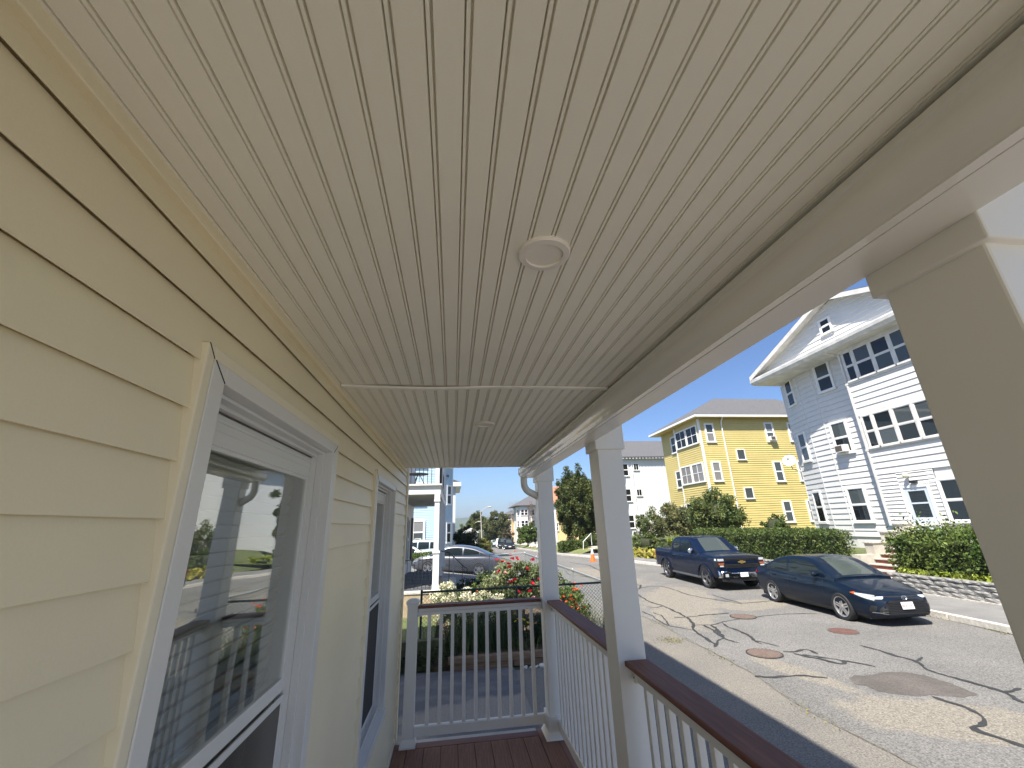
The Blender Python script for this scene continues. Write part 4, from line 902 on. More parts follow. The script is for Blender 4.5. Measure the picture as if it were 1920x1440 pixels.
# lamp posts
def lamp(label, x, y, h, arm, lean=0):
    t = thing('street_lamp', label, 'street lamp', (x, y, gz(y)), group='pale street lamps along the far road')
    z = gz(y); MB().tube([(x, y, z), (x+lean, y, z+h)], [.13, .08], 10).build('pole', M_conc, t, smooth=50)
    MB().tube([(x+lean, y, z+h-.1), (x+lean+arm*.4, y, z+h+.45), (x+lean+arm*.8, y, z+h+.75), (x+lean+arm, y, z+h+.8)], .05, 6).build('arm', M_conc, t)
    MB().lathe([(.001, -.4), (.08, -.38), (.14, -.1), (.14, .2), (.06, .4), (.001, .42)], 10, (x+lean+arm+.35, y, z+h+.8), 'x').build('lamp_head', M_conc, t, smooth=40)
lamp('taller pale street lamp with a long curved arm above the parked cars', 5.75, 86, 6.9, 1.45, -.25)
lamp('shorter more distant street lamp left of the taller one', 4.55, 104, 4.9, 1.35)
# hill
M_hill = mat('wooded_hill', (.035,.06,.03), .95, col2=(.06,.09,.05), scale=.02)
P = []
for i in range(50):
    a = -1400+i*56; top = 12+15*math.exp(-((a-60)/300)**2)+4*math.sin(a*.004+1)+2*math.sin(a*.017)
    P.append([(a, 1450, -3.0), (a, 1500, top*.6), (a, 1570, top), (a, 1700, top*.9), (a, 1900, -3.0)])
struct(MB().grid(P).build('hill', M_hill, smooth=60))
# ---------------- opposite front yards ----------------
LG = leafmat
M_hedge = leafmat('hedge_leaf', (.050,.085,.018), (.105,.14,.035))
M_hedge_b = leafmat('bright_hedge_leaf', (.06,.11,.02), (.13,.17,.038))
M_darktree = leafmat('dark_tree_leaf', (.045,.07,.018), (.12,.135,.035))
M_tree = leafmat('far_tree_leaf', (.065,.085,.03), (.16,.17,.065))
M_bush = leafmat('mixed_bush_leaf', (.055,.088,.022), (.14,.165,.05))
M_bushr = leafmat('reddish_bush_leaf', (.065,.09,.028), (.16,.15,.06))
M_yleaf = leafmat('yellow_hosta_leaf', (.30,.28,.05), (.45,.40,.10))
M_chart = leafmat('chartreuse_leaf', (.20,.26,.03), (.32,.36,.06))
M_shade = leafmat('shaded_evergreen_leaf', (.018,.032,.012), (.04,.06,.02))  # leaf green darkened, the shade on these bushes is in the colour
M_core = mat('core_shade', (.022,.026,.012), .95, col2=(.035,.045,.016), scale=9)  # dark tone of the solid foliage cores, inner shade put into the colour
M_bark = mat('bark', (.13,.10,.075), .95, var=.3, scale=10, bump=.6, bscale=30)
def terrain(x, y):
    if y > 26: t = min(1, max(0, (x-13.9)/3.5)); base = .12+.9*t
    else: t = min(1, max(0, (x-14.75)/2.2)); base = .60+.45*t
    return base
P = []
for y in [-4, 0, 5, 9, 12, 13.4]: P.append([(x, y, terrain(x, y)) for x in (14.72, 15.5, 16.5, 17.2, 20, 60)])
struct(MB().grid(P, flip=True).build('lawn', M_grass, recalc=False))
P = []
for y in [15.5, 18, 21, 24, 25.9]: P.append([(x, y, terrain(x, y)) for x in (14.72, 15.5, 16.5, 17.2, 20, 60)])
for y in (26.1, 29, 33, 38, 44, 47): P.append([(x, y, terrain(x, y)) for x in (13.9 if y < 30 else 13.0, 14.5, 15.5, 17.4, 20, 60)])
struct(MB().grid(P, flip=True).build('lawn', M_grass, recalc=False))
struct(MB().grid([[(x, y, .155+.25*min(1, max(0, (x-14.4)/1.2))) for x in (14.40, 14.8, 15.2, 15.6, 17.0)] for y in (13.4, 14.5, 15.6)], flip=True).build('path', M_conc, recalc=False))
P = []
for y in (36, 38.5, 42, 48, 60, 76): P.append([(x, y, gz(y)+ (.05 if x < interp(ROADR, y)+.8 else .45)) for x in (interp(ROADR, y)+.6, interp(ROADR, y)+2.0, 14.5, 18, 40)])
struct(MB().grid(P, flip=True).build('lawn', mat('sunny_grass', (.10,.13,.03), .95, col2=(.19,.19,.07), scale=.8, fine=.3, fscale=20, bump=.6), recalc=False))
# block retaining walls
M_block = mat('split_block', (.24,.235,.225), .92, var=.3, scale=7, bump=1.0, bscale=35, fine=.25, fscale=30)
def block_mesh(L, h):
    bm = bmesh.new(); bmesh.ops.create_cube(bm, size=1)
    bmesh.ops.subdivide_edges(bm, edges=bm.edges[:], cuts=2, use_grid_fill=True)
    for v in bm.verts:
        x, y, z = v.co; inner = abs(y) < .49 and abs(z) < .49
        v.co = (x*.22+(random.uniform(-.035, -.005) if x < -.4 and inner else (.012 if x < -.4 else 0)), y*(L-.012), z*(h-.010))
    me = bpy.data.meshes.new('block'); bm.to_mesh(me); bm.free(); me.materials.append(M_block); return me
BM = [block_mesh(.40, .145) for _ in range(5)]; CM = [block_mesh(.44, .09) for _ in range(3)]
def block_wall(label, y0, y1, x0=14.60, rows=3, cap=True):
    t = thing('retaining_wall', label, 'wall', (x0, (y0+y1)/2, .15))
    MB().box(x0+.02, x0+.14, y0, y1, 0, .15+rows*.145).build('wall_core', M_conc, t)
    off = Vector((x0, (y0+y1)/2, .15))
    for r in range(rows):
        y = y0+.2+(.2 if r % 2 else 0)
        while y < y1-.1: link('block', random.choice(BM), t, Vector((x0+.02+random.uniform(-.006, .006), y, .15+.0725+r*.145))-off); y += .40
    y = y0+.22
    while y < y1-.1: link('cap_block', random.choice(CM), t, Vector((x0+.01, y, .15+rows*.145+.045))-off); y += .44
block_wall('low grey block retaining wall in front of the bushy hedge near the steps', 6.8, 13.3)
block_wall('low grey block retaining wall under the long clipped hedge behind the cars', 15.7, 25.2)
q = MB().box(14.46, 14.54, 6.8, 13.3, .13, .175).box(14.46, 14.54, 15.7, 25, .13, .175).build('path_edging', M_gran, None); struct(q)

def hedge(name, label, x0, x1, y0, y1, z0, z1, n, leaf, m, cat='hedge', group=None, wav=.10, slope=0, spiky=.0):
    t = thing(name, label, cat, ((x0+x1)/2, (y0+y1)/2, z0), group=group)
    core = MB(); i = .16
    core.box(x0+i, x1-i, y0+i, y1-i, z0, z1-i-.04); core.build('dark_core', M_core, t)  # solid dark box added inside the hedge, stands in for its shaded depth
    # surface-biased points
    P = np.zeros((n, 3)); A = [(x1-x0)*(y1-y0), (y1-y0)*(z1-z0), (y1-y0)*(z1-z0)*.4, (x1-x0)*(z1-z0), (x1-x0)*(z1-z0)*.4]; A = np.array(A)/sum(A)
    f = RNG.choice(5, n, p=A); u = RNG.uniform(0, 1, (n, 2)); dpt = -np.abs(RNG.normal(0, .09, n))+.05
    X = x0+(x1-x0)*u[:, 0]; Yy = y0+(y1-y0)*u[:, 1]; Z = z0+(z1-z0)*RNG.uniform(0, 1, n)
    bump = wav*(np.sin(Yy*3.3+X*2)*.4+np.sin(Yy*7.1+Z*5)*.35+np.sin(X*6+Z*8+Yy*2)*.25)
    d = dpt+bump-.02
    P[:, 0] = np.where(f == 1, x0-d, np.where(f == 2, x1+d, X)); P[:, 1] = np.where(f == 3, y0-d, np.where(f == 4, y1+d, Yy)); P[:, 2] = np.where(f == 0, z1+d+spiky*RNG.exponential(.5, n), Z)
    # round the top edges
    P[:, 2] -= np.clip(.16-np.minimum(np.minimum(P[:, 0]-x0, x1-P[:, 0]), np.minimum(P[:, 1]-y0, y1-P[:, 1])), 0, .2)*.7*(P[:, 2] > z1-.12)
    P[:, 2] = np.maximum(P[:, 2], z0+.02)
    V = leaf_arrays(P, leaf, .4); off = OFF[t.name]; V = V-np.array(off)
    o = link('foliage', leaf_mesh('foliage', V, m), t, kind='stuff'); return t
hedge('clipped_hedge', 'long clipped dark green hedge behind the pickup and the sedan', 14.78, 16.1, 15.9, 25.6, .62, 1.96, 20000, .085, M_hedge, group=None)
hedge('clipped_hedge', 'bright bushy hedge growing above the block wall right of the brick steps', 14.85, 16.2, 7.2, 13.45, .66, 1.80, 15000, .10, M_hedge_b, spiky=.25, wav=.2)
P = np.stack([RNG.uniform(14.66, 14.95, 900), RNG.uniform(7, 13.2, 900), RNG.uniform(.66, .82, 900)], 1)
tag(link('edging_plants', leaf_mesh('edging_plants', leaf_arrays(P, .11, .2), M_chart)), 'yellow green low plants along the top of the block wall', 'plants', kind='stuff')

def bush(name, label, c, r, n, leaf, m, cat='bush', group=None, clumps=60, spread=.22, core=.62, trunk=None, zlow=-.5, up=0, inner=.35, flowers=None, ground=None, limbs=0):
    base = (c[0], c[1], ground if ground is not None else c[2]-r[2])
    t = thing(name, label, cat, base, group=group)
    if core: mb = MB(); blob(mb, c, [v*core for v in r]); mb.build('dark_core', M_core, t, smooth=60)  # solid dark blob added inside the crown, its colour stands for inner shade
    if trunk:
        mb = MB(); z0 = base[2]
        mb.tube([(c[0], c[1], z0-.1), (c[0]+.03, c[1], z0+(c[2]-z0)*.5), (c[0], c[1]+.04, c[2])], [trunk, trunk*.8, trunk*.5], 8); mb.build('trunk', M_bark, t, smooth=50)
    if limbs:
        mb = MB()
        for k in range(limbs):
            a = 6.28*k/limbs+random.uniform(-.3, .3); q = random.uniform(.5, .9)
            e = (c[0]+math.cos(a)*r[0]*q, c[1]+math.sin(a)*r[1]*q, c[2]+r[2]*random.uniform(.1, .9))
            s0 = (c[0], c[1], base[2]+(c[2]-base[2])*random.uniform(.2, .7))
            mid = tuple((s0[i]+e[i])/2+random.uniform(-.1, .1)*r[0] for i in range(3)); mb.tube([s0, mid, e], [(trunk or .05)*.6, (trunk or .05)*.4, (trunk or .05)*.15], 5)
        mb.build('limb', M_bark, t)
    V = leaf_arrays(crown_pts(n, c, r, clumps, spread, inner, zlow), leaf, up)-np.array(base)
    link('foliage', leaf_mesh('foliage', V, m), t, kind='stuff'); return t
G1 = 'shrubs in the front yards opposite'
bush('shrub', 'loose light green shrub against the white wall left of the yellow house', (16.6, 34.9, 2.0), (1.2, 2.3, 1.6), 4200, .16, M_bush, 'shrub', G1, 46, .20, core=0, limbs=9, trunk=.05, ground=.4)
bush('shrub', 'large leafy shrub with pinkish tips below the stacked porch windows', (16.9, 30.9, 2.3), (1.7, 2.5, 1.7), 13000, .14, M_bushr, 'shrub', G1, 110, .2, core=.4, ground=.7)
bush('shrub', 'tallest dense green shrub in front of the yellow house corner', (17.1, 26.3, 2.75), (1.7, 2.3, 1.65), 17000, .13, M_bush, 'shrub', G1, 130, .2, core=.45, ground=.8)
bush('shrub', 'small rounded green shrub behind the hedge by the white house', (17.4, 21.6, 1.95), (.75, .8, .8), 3000, .10, M_hedge, 'shrub', G1, 40, .24, core=.6)
bush('shrub', 'low dark mounded shrub next to the yellow hostas', (14.6, 29.0, .75), (.9, 1.3, .55), 3000, .10, M_hedge, 'shrub', G1, 40, .24)
bush('shrub', 'bright chartreuse shrub behind the pickup bed', (14.9, 28.2, 1.0), (.6, .9, .5), 2200, .12, M_chart, 'shrub', G1, 30, .26)
bush('shrub', 'weedy green shrub left of the chartreuse one', (15.2, 33.2, .85), (1.0, 1.6, .8), 3000, .14, M_bush, 'shrub', G1, 40, .26)
def mound(label, c, r, n, leaf, m, group):
    t = thing('hosta', label, 'hosta', (c[0], c[1], c[2]), group=group); P = []
    V = []
    for i in range(n):
        a = random.uniform(0, 6.28); q = random.uniform(.1, 1)**.6
        P.append((c[0]+r*q*math.cos(a), c[1]+r*1.0*q*math.sin(a), c[2]+r*.75*(1-q*q)+.04))
    V = leaf_arrays(np.array(P), leaf, .1, aspect=.75)-np.array(c); link('leaf_clump', leaf_mesh('leaf_clump', V, m), t, kind='stuff')
for k, (y, x, lab) in enumerate(((27.6,13.75,'yellow leaved hosta nearest the pickup tailgate'), (28.7,13.6,'second yellow hosta from the pickup along the pavement'), (29.9,13.4,'third yellow hosta from the pickup along the pavement'), (31.2,13.1,'farthest yellow hosta of the row beside the pavement'))):
    mound(lab, (x, y, .17), .62, 260, .26, M_yleaf, 'yellow hostas along the pavement')
# dark tree
bush('dark_tree', 'tall dense dark green rounded tree between the two corner columns', (13.4, 45, 4.45), (2.55, 2.4, 3.7), 52000, .19, M_darktree, 'tree', None, 300, .15, core=.66, trunk=.25, zlow=-.98, ground=.2, inner=.6)
hedge('clipped_hedge', 'small clipped hedge at the foot of the dark rounded tree', 9.95, 12.4, 39.6, 41.2, .0, .95, 5000, .13, M_hedge)
bush('shrub', 'grey green mound at the base of the dark tree', (13.3, 41.5, .9), (1.1, 1.1, .7), 2400, .14, M_bush, 'shrub', G1, 30, .26)
bush('shrub', 'yellow flowering clump beside the small white stair rail', (13.6, 37.6, .55), (.8, .8, .45), 1500, .14, M_chart, 'shrub', G1, 24, .28)
t = thing('stair_railing', 'slanted white railing beside a short stone stair near the cone', 'railing', (11.9, 38.4, .1))
MB().tube([(11.4, 37.9, .1), (11.5, 37.9, .95)], .03, 6).tube([(12.6, 39.0, .6), (12.6, 39.0, 1.6)], .03, 6).tube([(11.45, 37.9, .95), (12.6, 39.0, 1.6)], .03, 6).build('rail', M_trim, t)
for i in range(4): MB().box(11.4+i*.3, 11.8+i*.3, 37.2, 38.4, 0, .12+.14*i).build('step', M_gran, t)
# traffic cone
t = thing('traffic_cone', 'orange traffic cone with a white band standing at the road edge', 'traffic cone', (9.6, 29.8, .01))
mo = mat('cone_orange', (.85,.16,.03), .5, var=.05)
MB().box(9.4, 9.8, 29.6, 30.0, .01, .05).build('base', mo, t, bevel=.01)
def cone(z0, z1): f = lambda z: .15*(1-(z-.05)/.95)+.025; return [(.001, z0), (f(z0), z0), (f(z1), z1), (.001, z1)]
MB().lathe(cone(.05, .50), 18, (9.6, 29.8, 0)).lathe(cone(.86, .92), 18, (9.6, 29.8, 0)).build('cone', mo, t, smooth=50)
MB().lathe(cone(.50, .86), 18, (9.6, 29.8, 0)).build('reflective_band', mat('cone_white', (.8,.8,.8), .4), t, smooth=50)
# distant vegetation
G2 = 'trees beyond the end of the street'
bush('distant_tree', 'big rounded dark tree left of the taller street lamp', (6.3, 112, 3.3), (2.7, 2.4, 3.0), 12000, .30, M_darktree, 'tree', G2, 90, .2, core=.55, trunk=.3, ground=-2.4)
bush('distant_tree', 'broad leafy tree between the street lamp and the tan house', (10.9, 108, 1.9), (3.7, 3, 4.3), 26000, .32, M_tree, 'tree', G2, 150, .17, core=.5, trunk=.35, ground=-2.4)
bush('distant_tree', 'brownish tree filling the foot of the broad leafy one', (12.9, 104, -.1), (1.6, 1.4, 1.9), 4000, .26, leafmat('brown_leaf', (.07,.055,.035), (.13,.11,.06)), 'tree', G2, 40, .24, core=.6, trunk=.2, ground=-2.3)
bush('distant_tree', 'sunlit green tree low on the left behind the shorter lamp', (3.6, 104, .9), (2.2, 2, 2.6), 5000, .28, leafmat('sunlit_leaf', (.08,.11,.03), (.16,.18,.06)), 'tree', G2, 50, .24, core=.66, trunk=.2, ground=-2.4)
bush('distant_tree', 'dim shrubbery closing the street under the trees', (8.6, 118, -.8), (5, 2, 2.2), 7000, .3, M_darktree, 'tree', G2, 60, .22, core=.8)
bush('weeping_tree', 'small bright green drooping tree on the pavement by the bay fronted house', (12.0, 70, .85), (1.6, 1.5, 1.75), 12000, .26, M_hedge_b, 'tree', None, 70, .22, core=.4, trunk=.12, ground=-1.0, up=-.5)
q = thing('bare_tree', 'leafless pale branching tree rising over the tan house roof', 'tree', (15.6, 128, -2.6))
mb = MB()
def br(p, d, L, r, k):
    e = p+d*L; mb.tube([p, e], [r, r*.6], 4)
    if k: 
        for _ in range(3): br(e, (d+Vector((random.gauss(0,.42), random.gauss(0,.42), random.gauss(0,.25)))).normalized(), L*.72, r*.55, k-1)
br(Vector((16.6, 128, -2.6)), Vector((-.05, 0, 1)), 4.2, .16, 5); mb.build('limb', mat('pale_bark', (.30,.27,.24), .9), q)
q = thing('rock_garden', 'pile of pale garden stones at the foot of the drooping tree', 'rocks', (12.6, 60, -.7))
for i in range(16):
    x, y = random.uniform(11.3, 14), random.uniform(57, 66); s = random.uniform(.2, .5); mb = MB(); blob(mb, (x, y, gz(y)+.35+s*.3), (s, s, s*.7), 8, amp=.2); mb.build('rock', M_gran, q)
q = thing('low_stone_wall', 'low pale stone wall behind the pavement past the drooping tree', 'wall', (12.5, 67, -1)); MB().box(12.0, 18, 62.5, 62.9, -1.2, .15).build('wall', M_gran, q)
G3 = 'bushes on the left side of the street'
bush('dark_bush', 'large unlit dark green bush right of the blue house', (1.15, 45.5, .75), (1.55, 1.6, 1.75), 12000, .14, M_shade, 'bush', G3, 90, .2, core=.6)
bush('sunny_bush', 'round yellow green bush beside the bend of the road', (3.75, 55, .1), (1.35, 1.3, 1.0), 6000, .13, leafmat('yellowgreen_leaf', (.13,.15,.03), (.24,.23,.07)), 'bush', G3, 60, .22, core=.5, ground=-.7)
bush('dark_bush', 'low dark bush between the unlit bush and the round yellow green one', (2.4, 50.5, .0), (1.2, 1.0, .85), 3500, .13, M_hedge, 'bush', G3, 36, .24, core=.55)
hedge('clipped_hedge', 'low hedge seen through the porch posts in front of the parked cars next door', -3.9, -1.15, 29.4, 30.4, .15, .98, 5000, .10, M_hedge_b)
struct(MB().grid([[(x, y, gz(y)+.05+(.25 if x < .5 else 0)) for x in (-14, -6, -.5, 1.5, 4.2 if y < 28 else 3.9)] for y in (20.7, 24, 28, 34, 48)], flip=True).build('driveway', mat('grey_driveway', (.17,.17,.17), .9, var=.1, scale=1, fine=.15), recalc=False))

# ---------------- garden between the porches ----------------
struct(MB().box(-.34, 3.34, 9.36, 20.6, -.1, .20).build('garden_bed', M_soil, None)); struct(MB().box(-8, -.35, 9.6, 12.29, -.1, .42).build('garden_bed', M_grass, None))
tb = thing('timber_edging', 'weathered stacked timbers holding the flower bed above the driveway', 'edging', (1.6, 9.3, 0))
for (xa, xb, z0, dy) in ((-.05, 1.55, .115, 0), (1.57, 3.32, .12, .012), (.0, 1.2, 0, .03), (1.22, 3.3, 0, .035)):
    MB().box(xa, xb, 9.215+dy, 9.35+dy, z0, z0+.112).build('timber', M_timber, tb, bevel=.008)
mb = MB()
rt = thing('edging_stones', 'few pale rough stones lying at the right end of the timbers', 'stones', (1.6, 9.1, 0))
for i in range(7):
    mb = MB(); s = random.uniform(.03, .065); blob(mb, (1.38+i*.07+random.uniform(-.02, .02), 9.10+random.uniform(-.06, .04), s*.5), (s, s*.9, s*.7), 8, amp=.15); mb.build('stone', M_gran, rt)
mw = thing('mossy_wall', 'mossy dark low wall left of the timbers with ivy on it', 'wall', (-.8, 9.5, 0))
MB().box(-2.4, -.12, 9.42, 9.6, 0, .50).build('wall', mat('moss', (.035,.045,.015), .95, col2=(.09,.085,.04), scale=7, bump=.8, bscale=40), mw)
P = np.stack([RNG.uniform(-2.2, .1, 1500), RNG.uniform(9.3, 9.45, 1500), RNG.uniform(.0, .28, 1500)+RNG.exponential(.05, 1500)], 1)
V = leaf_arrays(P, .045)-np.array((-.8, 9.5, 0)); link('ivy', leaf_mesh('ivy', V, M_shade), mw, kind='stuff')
# strap leaves
def straps(name, label, spots, n, h, m, w=.018, cat='plant', curl=.5):
    V = []; F = []; base = spots[0]
    for i in range(n):
        sx, sy, sz, sr = random.choice(spots); a = random.uniform(0, 6.28); x, y = sx+random.gauss(0, sr), sy+random.gauss(0, sr*.7)
        H = h*random.uniform(.55, 1.1); lean = random.uniform(.05, curl)*H; ww = w*random.uniform(.7, 1.3); k0 = len(V); S = 5
        for s in range(S+1):
            t = s/S; px = x+math.cos(a)*lean*t*t; py = y+math.sin(a)*lean*t*t; pz = sz+H*(t-.25*t*t*(lean/H)*1.6); q = ww*(1-t*.95)*.5
            V.append((px-math.sin(a)*q, py+math.cos(a)*q, pz)); V.append((px+math.sin(a)*q, py-math.cos(a)*q, pz))
        F += [(k0+2*s, k0+2*s+1, k0+2*s+3, k0+2*s+2) for s in range(S)]
    me = bpy.data.meshes.new(name); me.from_pydata(V, [], F); me.materials.append(m); o = link(name, me); tag(o, label, cat, kind='stuff'); return o
M_iris = leafmat('iris_leaf', (.03,.06,.022), (.075,.11,.04), trans=.3)
straps('iris_leaves', 'tall strap shaped green iris leaves behind the end railing', [(.15,9.75,.2,.22), (.65,9.75,.2,.25), (1.1,9.8,.2,.2), (.3,10.1,.2,.3), (.9,10.2,.2,.3)], 620, .78, M_iris, .026)
straps('daylily_leaves', 'arching pale green daylily leaves at the edge of the bed', [(1.35,9.6,.2,.15), (-.1,9.7,.2,.2), (1.9,9.7,.2,.2)], 220, .42, leafmat('daylily_leaf', (.08,.11,.04), (.16,.17,.07)), .018, curl=1.1)
straps('bed_grass', 'long rough grass growing through the chain link at the pavement side', [(3.2,10.2+i*.5,.2,.22) for i in range(14)]+[(2.75,10.1+i*.35,.2,.2) for i in range(8)], 1700, .62, leafmat('rough_grass', (.12,.14,.04), (.27,.27,.12)), .014, curl=1.0)
def flower_heads(parent, name, pts, r, m, petals=14, label=None):
    off = OFF[parent.name]; protos = []
    for k in range(3):
        V = []
        for i in range(petals):
            t = i/petals; a = i*2.4; el = .25+1.1*(1-t); rr = r*(.35+.65*t)
            p = np.array([math.cos(a)*math.cos(el*.9)*rr*.7, math.sin(a)*math.cos(el*.9)*rr*.7, math.sin(el)*rr*.5])
            tn = np.array([-math.sin(a), math.cos(a), 0]); up = np.array([math.cos(a)*.5, math.sin(a)*.5, .85]); s = r*.55
            V += [p-up*s*.4, p+tn*s*.6+up*s*.2, p+up*s*.7, p-tn*s*.6+up*s*.2]
        protos.append(leaf_mesh(name, np.array(V), m))
    for p in pts:
        o = link(name, random.choice(protos), parent, (p[0]-off[0], p[1]-off[1], p[2]-off[2]), (random.uniform(-.5, .5)+.3, random.uniform(-.5, .5), random.uniform(0, 6))); 
M_rose = leafmat('red_rose_petal', (.50,.012,.03), (.62,.02,.05), trans=.2); M_pink = leafmat('pink_rose_petal', (.72,.30,.32), (.78,.42,.40), trans=.2)
M_orange = leafmat('orange_petal', (.75,.18,.03), (.80,.30,.06), trans=.2); M_yel_f = leafmat('yellow_petal', (.75,.60,.03), (.80,.70,.06), trans=.2)
M_white_f = leafmat('cream_petal', (.66,.64,.44), (.80,.79,.62), trans=.2)
M_roseleaf = leafmat('rose_leaf', (.10,.135,.05), (.27,.30,.15))
rb = bush('rose_bush', 'leafy rose bush covered in red roses beside the corner column', (1.86, 12.0, 1.08), (.90, .65, .66), 11000, .064, M_roseleaf, 'rose bush', None, 70, .24, core=.35, ground=.2, zlow=-.9, limbs=7, trunk=.03)
# rays measured for the red blooms, carried to the bush's own depth
red = [(1.27,1.70),(1.56,1.74),(1.66,1.75),(1.44,1.63),(1.48,1.55),(1.20,1.49),(2.08,1.70),(1.58,1.26),(1.48,1.22),(2.2,1.24),(1.92,1.0),(1.98,1.18),(1.66,.98),(1.9,1.50),(2.28,1.05)]
flower_heads(rb, 'red_rose', [(x, 11.45+.1*math.sin(x*9)-.15*(z < 1.4), z) for x, z in red], .092, M_rose)
flower_heads(rb, 'pink_rose', [(2.5,12.2,1.62),(1.35,11.6,1.42),(2.22, 11.25, .98), (2.0, 11.2, .86), (1.72, 12.3, 1.88), (1.55,11.9,1.83)], .075, M_pink)
wf = bush('white_flower_shrub', 'cream white flowering shrub left of the roses', (.05, 11.6, .62), (.55, .5, .52), 3200, .05, M_roseleaf, 'flower shrub', 'cream flowering shrubs', 40, .26, core=.4, ground=.2)
V = leaf_arrays(crown_pts(3800, (.05, 11.48, .78), (.60, .5, .50), 40, .2, .7), .056)-np.array((.05, 11.6, .2)); link('blossom', leaf_mesh('blossom', V, M_white_f), wf, kind='stuff')
wf = bush('white_flower_shrub', 'cream white flowering shrub in the middle just behind the end railing', (.85, 11.3, .55), (.5, .45, .46), 2600, .05, M_roseleaf, 'flower shrub', 'cream flowering shrubs', 36, .26, core=.4, ground=.2)
V = leaf_arrays(crown_pts(3400, (.85, 11.15, .70), (.58, .45, .44), 34, .2, .7), .056)-np.array((.85, 11.3, .2)); link('blossom', leaf_mesh('blossom', V, M_white_f), wf, kind='stuff')
of = bush('orange_flower_plant', 'low green plant with small orange flowers between the cream shrubs and roses', (1.1, 12.2, .75), (.5, .5, .5), 2200, .055, M_bush, 'flower plant', 'orange flowering plants', 36, .26, core=.4, ground=.2)
flower_heads(of, 'orange_bloom', [(.9+random.uniform(-.35,.45), 11.75+random.uniform(-.05,.1), .9+random.uniform(-.2,.25)) for _ in range(10)]+[(1.16,11.7,1.42)], .042, M_orange, 10)
of = bush('orange_flower_plant', 'leafy plant with orange red flowers behind the chain link fence right of the corner column', (2.98, 11.6, .62), (.32, 1.5, .5), 5200, .055, M_hedge_b, 'flower plant', 'orange flowering plants', 36, .26, core=.4, ground=.2)
flower_heads(of, 'orange_bloom', [(2.85+random.uniform(-.2,.2), 11.5+random.uniform(-1.4,1.3), .92+random.uniform(-.25,.28)) for _ in range(34)], .055, leafmat('orange_red_petal', (.72,.09,.03), (.78,.2,.05)), 10)
yf = bush('yellow_flower_plant', 'small plant with a cluster of bright yellow blooms seen through the balusters', (1.45, 9.9, .52), (.20, .2, .28), 900, .045, M_bush, 'flower plant', None, 24, .3, core=.3, ground=.2)
flower_heads(yf, 'yellow_bloom', [(1.33+.05*i+random.uniform(-.01,.01), 9.66, .68+.05*math.sin(i*2.3)) for i in range(7)], .045, M_yel_f, 12)
bush('garden_shrub', 'leafy yellow green shrub under the roses near the yellow blooms', (1.15, 10.3, .55), (.4, .35, .38), 2400, .05, M_bush, 'shrub', None, 40, .26, core=.4, ground=.2)
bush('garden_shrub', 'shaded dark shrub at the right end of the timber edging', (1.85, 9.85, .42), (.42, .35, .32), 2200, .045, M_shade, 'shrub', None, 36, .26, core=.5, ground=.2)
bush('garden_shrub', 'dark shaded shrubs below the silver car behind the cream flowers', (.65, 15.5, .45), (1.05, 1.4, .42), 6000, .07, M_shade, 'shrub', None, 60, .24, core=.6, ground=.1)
bush('garden_shrub', 'olive green low shrub left of the red roses', (.95, 13.6, .75), (.5, .5, .5), 2600, .06, M_hedge, 'shrub', None, 40, .26, core=.5, ground=.2)
# solar globe stake
t = thing('globe_stake', 'thin garden stake with a small white glass globe among the flowers', 'garden stake', (.30, 10.8, .2))
MB().tube([(.30, 10.8, .2), (.30, 10.8, 1.33)], .005, 5).build('stake', M_galv, t); MB().lathe([(.001,-.03),(.021,-.021),(.03,0),(.021,.021),(.001,.03)], 12, (.30, 10.8, 1.20)).lathe([(.001,-.015),(.014,0),(.001,.015)], 8, (.30, 10.8, 1.32)).build('globe', mat('globe_white', (.75,.75,.78), .15), t, smooth=50)

# ---------------- chain link fences ----------------
def chain_fence(label, a, b, z0, h, mp, mm, posts, rail_r=.022, pitch=.062, wire=.0020, mid=False):
    t = thing('chain_link_fence', label, 'fence', ((a[0]+b[0])/2, (a[1]+b[1])/2, z0), group='chain link fences around the flower garden')
    d = Vector((b[0]-a[0], b[1]-a[1], 0)); L = d.length; d.normalize(); A = Vector((a[0], a[1], z0)); Z = Vector((0, 0, 1)); n = d.cross(Z)
    for i in range(posts): s = L*i/(posts-1); p = A+d*s; MB().tube([p, p+Z*(h+.02)], .024, 10).lathe([(.026, h+.0), (.026, h+.03), (.015, h+.05), (.001, h+.055)], 10, tuple(p)).build('post', mp, t, smooth=50)
    MB().tube([A+Z*h, A+d*L+Z*h], rail_r, 10).build('top_rail', mp, t, smooth=50)
    mb = MB(); top = h-.015; s = -top
    def bar(p, q, o): 
        w = n*wire; u = (q-p).normalized().cross(n)*wire; p = p+n*o; q = q+n*o
        mb.add([p-w-u, p+w-u, p+w+u, p-w+u, q-w-u, q+w-u, q+w+u, q-w+u], [(0,1,5,4), (1,2,6,5), (2,3,7,6), (3,0,4,7)])
    while s < L:
        for sgn in (1, -1):
            s0, s1 = s, s+top; z_0, z_1 = (.04, top) if sgn > 0 else (top, .04); 
            c0, c1 = max(0, s0), min(L, s1)
            if c1-c0 < .01: continue
            f = lambda q: z_0+(z_1-z_0)*(q-s0)/(s1-s0)
            bar(A+d*c0+Z*f(c0), A+d*c1+Z*f(c1), wire*sgn)
        s += pitch
    mb.build('chain_mesh', mm, t, recalc=False, kind='stuff'); return t
chain_fence('nearest chain link fence with a dark green top rail behind the end railing', (-.62, 9.72), (3.38, 9.72), .18, 1.145, M_green, M_galv if False else M_green, 3, pitch=.075)
chain_fence('grey chain link fence running along the pavement beside the flower garden', (3.40, 9.76), (3.38, 20.55), .05, 1.27, M_galv, M_galv, 5, pitch=.075)
chain_fence('far grey chain link fence in front of the silver car', (.05, 20.6), (3.36, 20.6), .15, 1.17, M_galv, M_galv, 3, pitch=.09)
